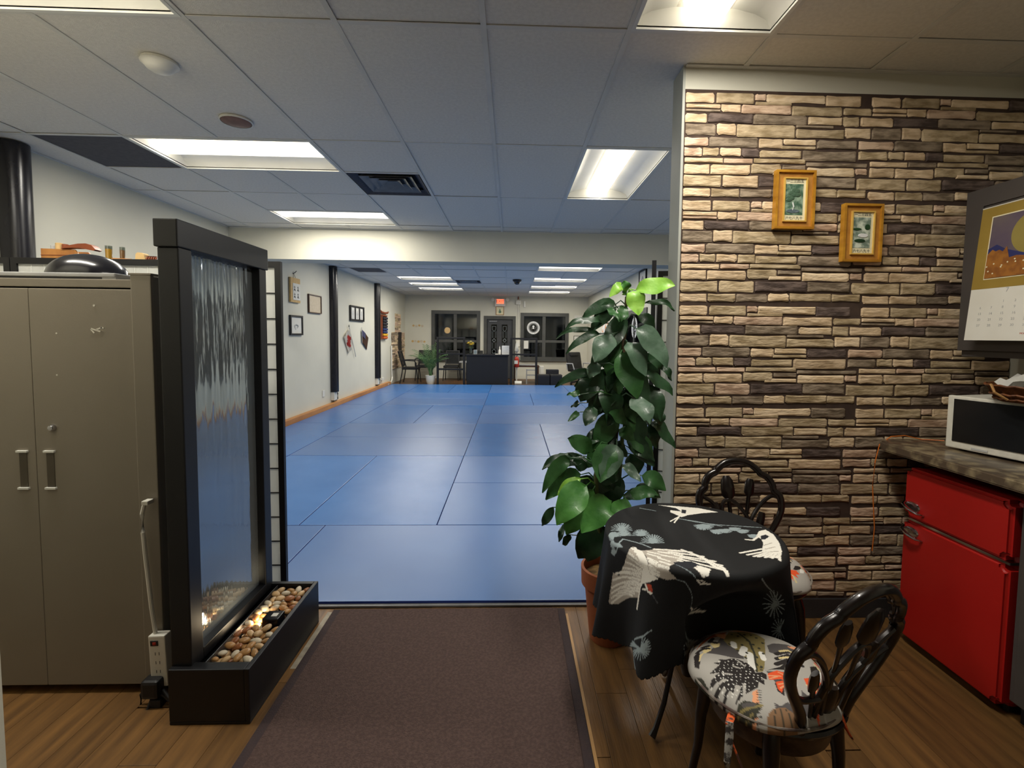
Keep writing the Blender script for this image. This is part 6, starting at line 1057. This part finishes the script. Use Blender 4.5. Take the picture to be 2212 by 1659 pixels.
def make_chair(lab, loc, rz, clab, S=.955, coff=(.010,.0), crz=None):
    t = thing('bistro_chair',lab,'chair',loc,rz,'cast metal bistro chairs'); t.scale = (S,S,S)
    B().lathe([(0,.412),(.185,.412),(.200,.420),(.206,.432),(.202,.442),(.190,.440),(.182,.446),(0,.446)],48).obj('seat','bronze',t,True)
    B().lathe([(.150,.345),(.168,.345),(.176,.412),(.158,.412)],40).obj('apron','bronze_warm',t,True)
    for sx in (-1,1):
        for sy in (-1,1):
            a = Vector((sx*.72,sy*.70,0)).normalized(); P = lambda r,z: a*r+Vector((0,0,z))
            b = B(); b.tube([P(.150,.43),P(.178,.36),P(.190,.27),P(.196,.16),P(.212,.06),P(.240,.0)],[.026,.023,.018,.014,.012,.014],10); b.tube([P(.12,.40),P(.165,.385),P(.185,.30)],[.012,.014,.008],6); b.obj('leg','bronze',t,True)
    BP = lambda u,v,d=0: Vector((u,-.172-.23*v-.12*v*v+d+.10*u*u*2,.44+v))
    half = [(.085,0),(.098,.05),(.128,.10),(.165,.155),(.19,.205),(.197,.25),(.188,.285),(.166,.305),(.163,.328),(.142,.362),(.108,.380),(.096,.396),(.055,.424),(0,.434)]
    pts = spline(half+[(-u,v) for u,v in half[-2::-1]],4)
    b = B(); b.tube([BP(u,v) for u,v in pts],[.015]*len(pts),10); b.tube([BP(u*.93,v*.965+.004,.008) for u,v in pts[8:-8]],[.006]*(len(pts)-16),6); b.obj('back_frame','bronze',t,True)
    b = B()
    def arc(P,r=.0095): P = spline(P,4); b.tube([BP(u,v) for u,v in P],[r]*len(P),8)
    arc([(-.02,.0),(-.035,.10),(-.055,.17),(-.10,.235),(-.15,.275),(-.185,.27)]); arc([(.02,.0),(.03,.10),(.06,.155),(.12,.185),(.18,.20)])
    arc([(-.045,.0),(-.05,.08),(-.04,.16),(0,.22),(.04,.25),(.075,.24),(.085,.20)]); arc([(.06,.0),(.07,.10),(.09,.18),(.13,.235),(.175,.262)])
    arc([(-.16,.155),(-.13,.12),(-.08,.105),(-.045,.10)]); arc([(-.085,.012),(-.04,.012),(.04,.012),(.085,.012)],.009)
    b.obj('back_scroll','bronze',t,True)
    for (x0,v0,x1,v1,s) in ((-.02,.12,-.06,.35,1.1),(.035,.02,.055,.36,1.5),(-.055,.02,-.105,.20,.9),(.07,.03,.12,.235,1.0),(.0,.0,.005,.115,1.2)):
        b = B(); d = Vector((x1-x0,v1-v0)).normalized(); L = .075*s
        P = [(x0,v0)]+[(x1-d.x*L*k,v1-d.y*L*k) for k in (1.0,.8,.5,.2,0)]; b.tube([BP(u,v) for u,v in P],[.009,.010,.022*s,.022*s,.020*s,.014],8,True,.45,(0,1,0)); b.obj('tulip_spindle','bronze',t,True)
    # cushion (rests on the seat: a thing of its own)
    R = .196; nr, na = 120, 300; tt = np.linspace(0,1,nr)[:,None]; an = np.linspace(0,2*np.pi,na,endpoint=False)[None]
    rr = R*tt*(1+.03*np.sin(an*5+1)*tt); zz = .447+.060*(1-tt**5)**.55*(.80+.20*tt**1.2)+.004*np.sin(an*3)*tt-.012*np.exp(-(tt/.08)**2)+.0*an
    x_ = (rr*np.cos(an)).ravel(); y_ = (rr*np.sin(an)+0*zz).ravel(); z_ = zz.ravel()+0*x_
    V = np.concatenate([np.stack([x_,y_,z_],-1),np.stack([x_*.97,y_*.97,np.full_like(x_,.4465)],-1)[-na:]])
    I = np.arange(nr)[:-1,None]*na+np.arange(na)[None]; J = np.arange(nr)[:-1,None]*na+(np.arange(na)[None]+1)%na
    F_ = np.stack([I,J,J+na,I+na],-1).reshape(-1,4); bb = (nr-1)*na+np.arange(na); b2 = (nr-1)*na+(np.arange(na)+1)%na
    F_ = np.concatenate([F_,np.stack([bb,b2,b2+na,bb+na],-1)]); c_ = lookup(imc,.26,V[:,0],V[:,1])
    cu = thing('seat_cushion',clab,'cushion',loc,rz if crz is None else crz,'printed seat cushions')
    cu.scale = (S*1.05,S*1.05,S); cu.location.z = .0005; cu.location.x += coff[0]; cu.location.y += coff[1]; mesh_np('pad',V,F_,'cushion_print',cu,c_)
    b = B(); k_ = 60; b.tube([(.194*math.cos(2*PI*i/k_),.194*math.sin(2*PI*i/k_)*1.0,.462) for i in range(k_+1)],.0035,6,False); b.obj('piping','cushion_side',cu,True)
    if crz is not None: return t
    p0 = Vector((-.192,-.075,.450)); q = B(); q.tube([p0+Vector((.02,.01,0)),p0+Vector((-.015,-.012,-.005)),p0+Vector((-.012,-.022,-.05)),p0+Vector((.02,-.03,-.13))],[.010,.009,.009,.006],6,True,.35); q.obj('tie','tie_orange',cu,True)
    q = B(); q.tube([p0+Vector((-.012,-.012,0)),p0+Vector((-.02,-.02,-.03)),p0+Vector((-.035,-.03,-.09)),p0+Vector((-.03,-.03,-.14))],[.009,.010,.008,.005],6,True,.35); q.obj('tie','tie_grey',cu,True)
    p0 = Vector((.085,-.178,.455)); q = B(); q.tube([p0+Vector((0,.02,.005)),p0,p0+Vector((.01,-.01,-.04)),p0+Vector((.03,-.012,-.07))],[.010,.009,.009,.006],6,True,.35); q.obj('tie','tie_orange',cu,True)
    return t
make_chair('dark bistro chair in the foreground, its back turned to the viewer at right',(.765,1.308,0),.352,'leaf printed seat cushion with orange and black leaves on the foreground chair',.955,(-.030,-.010))
make_chair('dark bistro chair with tulip scroll back against the stone wall behind the table',(1.052,1.925,0),PI-.12,'leaf printed seat cushion on the chair by the stone wall, mostly hidden by the tablecloth',.955,(.010,0),.15)
# ------------------------------------------------------------------ kitchen side
t = thing('worktop','speckled brown-grey laminate worktop with rounded corner at right','worktop',(0,0,0))
P = [(2.498,.75),(2.498,2.285),(1.90,2.285)]+[(1.90-.10*math.sin(a*PI/12),2.185+.10*math.cos(a*PI/12)) for a in range(1,7)]+[(1.80,.75)]
q = B(); q.prism(P,.885,.925); e = [e_ for e_ in q.bm.edges if abs(e_.verts[0].co.z-e_.verts[1].co.z)<1e-5]; bmesh.ops.bevel(q.bm,geom=e,offset=.006,segments=3,affect='EDGES'); q.obj('slab','laminate',t,True)
t = thing('base_cabinet','dark base cabinet under the worktop right of the red fridge','cabinet',(2.18,1.2,0)); B().box((-.305,-.44,.08),(.31,.434,.884),.003).obj('body','dark_grey_paint',t); B().box((-.27,-.44,0),(.31,.42,.08)).obj('plinth','black_matte',t); B().box((-.32,-.43,.09),(-.301,.41,.87),.004).obj('door','dark_grey_paint',t)
fz = lambda u,v: at(0,1.85,u,v).z
t = thing('retro_fridge','red two-door retro mini fridge under the worktop','fridge',(1.85,1.885,0))
B().box((.045,-.235,.03),(.47,.235,.825),.02).obj('body','red_enamel',t)
zs = .593
for (a_,c_,n_) in ((zs+.006,.830,'freezer_door'),(.035,zs-.006,'fridge_door')):
    b = B(); b.box((.0,-.238,a_),(.046,.238,c_)); ed = [e_ for e_ in b.bm.edges if abs(e_.verts[0].co.x-e_.verts[1].co.x)>.01]; 
    bmesh.ops.bevel(b.bm,geom=ed,offset=.022,segments=5,affect='EDGES'); ed = [e_ for e_ in b.bm.edges if all(v.co.x<.001 for v in e_.verts)]; bmesh.ops.bevel(b.bm,geom=ed,offset=.012,segments=3,affect='EDGES'); dr = b.obj(n_,'red_enamel',t,True)
    hz = a_+.045 if n_=='freezer_door' else c_-.060
    B().tube([(-.001,.225,hz+.028),(-.03,.205,hz+.02),(-.034,.17,hz+.008),(-.022,.135,hz-.004),(-.001,.125,hz-.008)],[.006,.008,.010,.008,.005],8,True,.6).obj('handle','chrome',dr,True); B().lathe([(0,0),(.024,0),(.022,.006),(0,.008)],16,(0,.185,hz+.012),Matrix.Rotation(-PI/2,4,'Y'),1,1.6).obj('handle_plate','chrome',dr,True)
B().box((.006,-.236,zs-.005),(.047,.236,zs+.005)).obj('chrome_strip','chrome',t); 
for sx in (.08,.42):
    for sy in (-.2,.2): B().lathe([(0,0),(.018,0),(.015,.031),(0,.031)],12,(sx,sy,0)).obj('foot','black_plastic',t)
t = thing('microwave','white microwave oven with a dark glass door on the worktop','microwave',(2.0,2.085,.925),math.radians(-76)); w_,h_,d_ = .49,.245,.34
B().box((0,.02,.012),(w_,d_,h_),.008).obj('housing','microwave_white',t); B().box((-.002,0,.010),(w_+.002,.024,h_+.002),.006).obj('front_frame','microwave_white',t)
B().box((.025,-.004,.042),(w_-.13,.003,h_-.012),.0015).obj('door_glass','microwave_glass',t); B().box((w_-.12,-.003,.03),(w_-.012,.002,h_-.012),.0015).obj('control_panel','black_plastic',t); B().box((.10,-.002,.018),(.16,.0,.026)).obj('badge','grey_ink',t)
for sx in (.04,w_-.04):
    for sy in (.05,d_-.04): B().lathe([(0,0),(.014,0),(.014,.013),(0,.013)],10,(sx,sy,0)).obj('foot','black_plastic',t)
bp = at(2,1.180,2222,866)
t = thing('wicker_basket','brown woven basket on top of the microwave at the right edge','basket',(bp.x+.02,bp.y,1.1735)); b = B(); NB = 40; rings = []
for k,(r_,z_) in enumerate(((.0,.0),(.10,.0),(.112,.012),(.122,.03),(.132,.05),(.142,.066))):
    rings.append([b.bm.verts.new(((r_+(.004*(-1)**i if k>1 else 0))*math.cos(2*PI*i/NB),(r_+(.004*(-1)**i if k>1 else 0))*math.sin(2*PI*i/NB),z_)) for i in range(NB)] if k else [b.bm.verts.new((0,0,0))])
for i in range(NB): b.bm.faces.new((rings[0][0],rings[1][(i+1)%NB],rings[1][i]))
for k in range(1,5):
    for i in range(NB):
        if k==3 and i%8 in (0,1): continue
        b.bm.faces.new((rings[k][i],rings[k][(i+1)%NB],rings[k+1][(i+1)%NB],rings[k+1][i]))
bmesh.ops.solidify(b.bm,geom=b.bm.faces,thickness=.004); b.obj('woven_bowl','wicker',t)
for z_,r_ in ((.012,.117),(.066,.146),(.030,.128)): B().tube([(r_*math.cos(2*PI*i/36),r_*math.sin(2*PI*i/36),z_+.002*(-1)**i) for i in range(37)],.0045,6,False).obj('rim_weave','wicker',t,True)
B().tube([(-.15,.03,.07),(-.165,.0,.04),(-.13,-.02,.012)],.005,6).obj('handle_loop','wicker_light',t,True)
b = B(); random.seed(9); V = [[b.bm.verts.new((-.085+.025*i,-.07+.025*j,.070+.018*math.sin(i*1.7+j)+.012*random.random()+(.035 if 2<i<5 and j>2 else 0))) for j in range(7)] for i in range(8)]
for i in range(7):
    for j in range(6): b.bm.faces.new((V[i][j],V[i+1][j],V[i+1][j+1],V[i][j+1]))
bmesh.ops.solidify(b.bm,geom=b.bm.faces,thickness=.004); tk = b.obj('paper_napkins','tissue',None,True,t.location); tag(tk,'white crumpled paper napkins lying in the woven basket','napkins')
# wall cabinet with calendar
t = thing('wall_cabinet','dark grey wall cabinet with a framed door at the right edge','wall cabinet',(2.5,1.75,1.375))
B().box((-.33,-.50,0),(-.001,.46,.74),.003).obj('body','dark_grey_paint',t); dr = frameY(-.50,.46,0,.74,.082,-.352,-.331).obj('door_frame','dark_grey_paint',t); B().box((-.340,-.42,.082),(-.332,.378,.658)).obj('door_panel','dark_grey_paint',t); frameY(-.42,.378,.082,.658,.010,-.346,-.340).obj('panel_bead','dark_grey_paint',t)
B().box((-.33,-.50,-.03),(-.02,.46,0),.002).obj('bottom_rail','dark_grey_paint',t)
CAL = thing('wall_calendar','wall calendar with a gold moon and orange blossom picture on the grey cabinet','calendar',(2.138,2.118,2.015))
CAL.rotation_euler = (0,0,0)
ML_ = Matrix(((-.0,.085,-1,0),(-1,0,0,0),(0,.996,.085,0),(0,0,0,1)))
def cq(n,m,x0,x1,y0,y1,z=0,th=.0008,par=None): return B().box((x0,y0,z),(x1,y1,z+th),0,ML_).obj(n,m,par or CAL)
cq('sheet','paper',0,.42,-.595,-.36); cq('gold_sheet','calendar_gold',.0,.42,-.365,0,.0006)
cq('picture_border','cream',.050,.40,-.325,-.045,.0016); pc = cq('picture','calendar_sky',.055,.395,-.320,-.050,.0024)
def cpoly(n,m,P,z): return B().prism(P,z,z+.0006,ML_).obj(n,m,CAL)
cpoly('moon_shape','calendar_moon',[(.235+.090*math.cos(i*PI/16),-.145+.090*math.sin(i*PI/16)) for i in range(32)],.0032)
cpoly('blue_cloud','calendar_blue',[(.055,-.19),(.09,-.175),(.13,-.20),(.17,-.215),(.24,-.24),(.395,-.25),(.395,-.30),(.055,-.30)],.0040)
cpoly('blossom_shape','calendar_orange',[(.055,-.215),(.075,-.195),(.09,-.205),(.105,-.20),(.12,-.21),(.135,-.19),(.15,-.24),(.18,-.235),(.24,-.245),(.395,-.265),(.395,-.320),(.055,-.320)],.0048)
q = B(); random.seed(6)
for i in range(26): x_ = random.uniform(.06,.38); y_ = random.uniform(-.315,-.245); q.lathe([(0,0),(.0035,0),(.0035,.0005),(0,.0005)],6,(0,0,0),ML_ @ Matrix.Translation((x_,y_,.0056)))
q.obj('petal_dots','cream',CAL)
text('7',.026,'grey_ink','month_lettering',CAL,ML_ @ Matrix.Translation((.16,-.378,.0016)),.0003)
rows_ = ['      1  2  3  4  5','6  7  8  9 10 11 12','13 14 15 16 17 18 19','20 21 22 23 24 25 26','27 28 29 30 31      ']
nn = 0
q_num = []
for r_ in range(5):
    for c_ in range(7):
        d_ = r_*7+c_-1
        if 1 <= d_ <= 31: text(str(d_),.015,'grey_ink','date_digits',CAL,ML_ @ Matrix.Translation((.055+.048*c_,-.425-.026*r_,.0012)),.0003)
text('MON TUE WED',.010,'ink_red','red_lettering',CAL,ML_ @ Matrix.Translation((.27,-.565,.0012)),.0003)
B().tube([(0,0,.0),(0,-.42,0)],.003,6).obj('binding','white_plastic',CAL)
# gold frames on the stone wall
for (x0,z0,lab,pm) in ((1.250,1.945,'gold framed print of a green potted tree, upper left on the stone wall','a'),(1.588,1.795,'gold framed river landscape print, lower right on the stone wall','b')):
    t = thing('gold_frame',lab,'picture',(x0,SW0-.016,z0)); w,h = .192,.275
    frameX(0,w,0,h,.011,-.028,.0).obj('outer_frame','gold_frame',t); B().box((.011,-.016,.011),(w-.011,-.004,h-.011)).obj('mat_board','mat_tan',t)
    frameX(.040,w-.038,.034,h-.034,.006,-.026,-.016).obj('inner_frame','gold_light',t); B().box((.046,-.019,.040),(w-.044,-.016,h-.040)).obj('cream_mount','cream',t)
    B().box((.050,-.020,.066),(w-.056,-.019,h-.064)).obj('picture','pic_green' if pm=='a' else 'pic_river',t)
    q = B(); Rz = Matrix.Rotation(PI/2,4,'X')
    if pm=='a':
        for i in range(9): a=i*.7; q.lathe([(0,0),(.014,0),(.010,.002),(0,.003)],9,(.088+.020*math.cos(a),-.0205,.160+.022*math.sin(a*1.3)),Rz,1.2,.8)
        q.obj('tree_crown','leaf_grey',t); B().lathe([(0,0),(.026,0),(.024,.002),(0,.002)],14,(.088,-.0205,.084),Rz,1.3,.35).obj('pot_motif','pic_blue',t); B().tube([(.085,-.021,.088),(.092,-.021,.105),(.086,-.021,.125)],.003,5).obj('trunk','sign_white',t)
    else:
        q.lathe([(0,0),(.02,0),(.018,.002),(0,.002)],10,(.07,-.0205,.155),Rz,1.1,.3); q.lathe([(0,0),(.02,0),(.018,.002),(0,.002)],10,(.085,-.0205,.100),Rz,1.4,.45); q.lathe([(0,0),(.016,0),(.014,.002),(0,.002)],9,(.12,-.0205,.165),Rz,.9,.9); q.obj('tree_shapes','leaf_dark',t)
        B().lathe([(0,0),(.02,0),(.018,.002),(0,.002)],10,(.10,-.0205,.125),Rz,1.3,.5).obj('pale_water','sign_white',t)
    text('\u4e00\u4e8c\u4e09\u56db\u4e94',.017,'ink','numeral_lettering',t,Matrix.Translation((w/2,-.0195,h-.052)) @ FACE_CAM,.0002); text('\u516d\u4e03\u516b\u4e5d\u5341',.017,'ink','numeral_lettering',t,Matrix.Translation((w/2,-.0195,.051)) @ FACE_CAM,.0002)
# orange cord
t = thing('orange_cable','thin orange cable running from the microwave down the stone wall','cable',(0,0,0)); P = [(2040,952,2.20),(1990,949,2.262),(1955,941,2.264),(1925,943,2.262),(1900,960,2.266),(1890,1000,2.268),(1885,1050,2.268),(1887,1100,2.268),(1889,1140,2.268),(1884,1190,2.268)]
B().tube([at(1,Y_q,u,v) for u,v,Y_q in P],.0024,6).obj('wire','orange_cord',t,True)
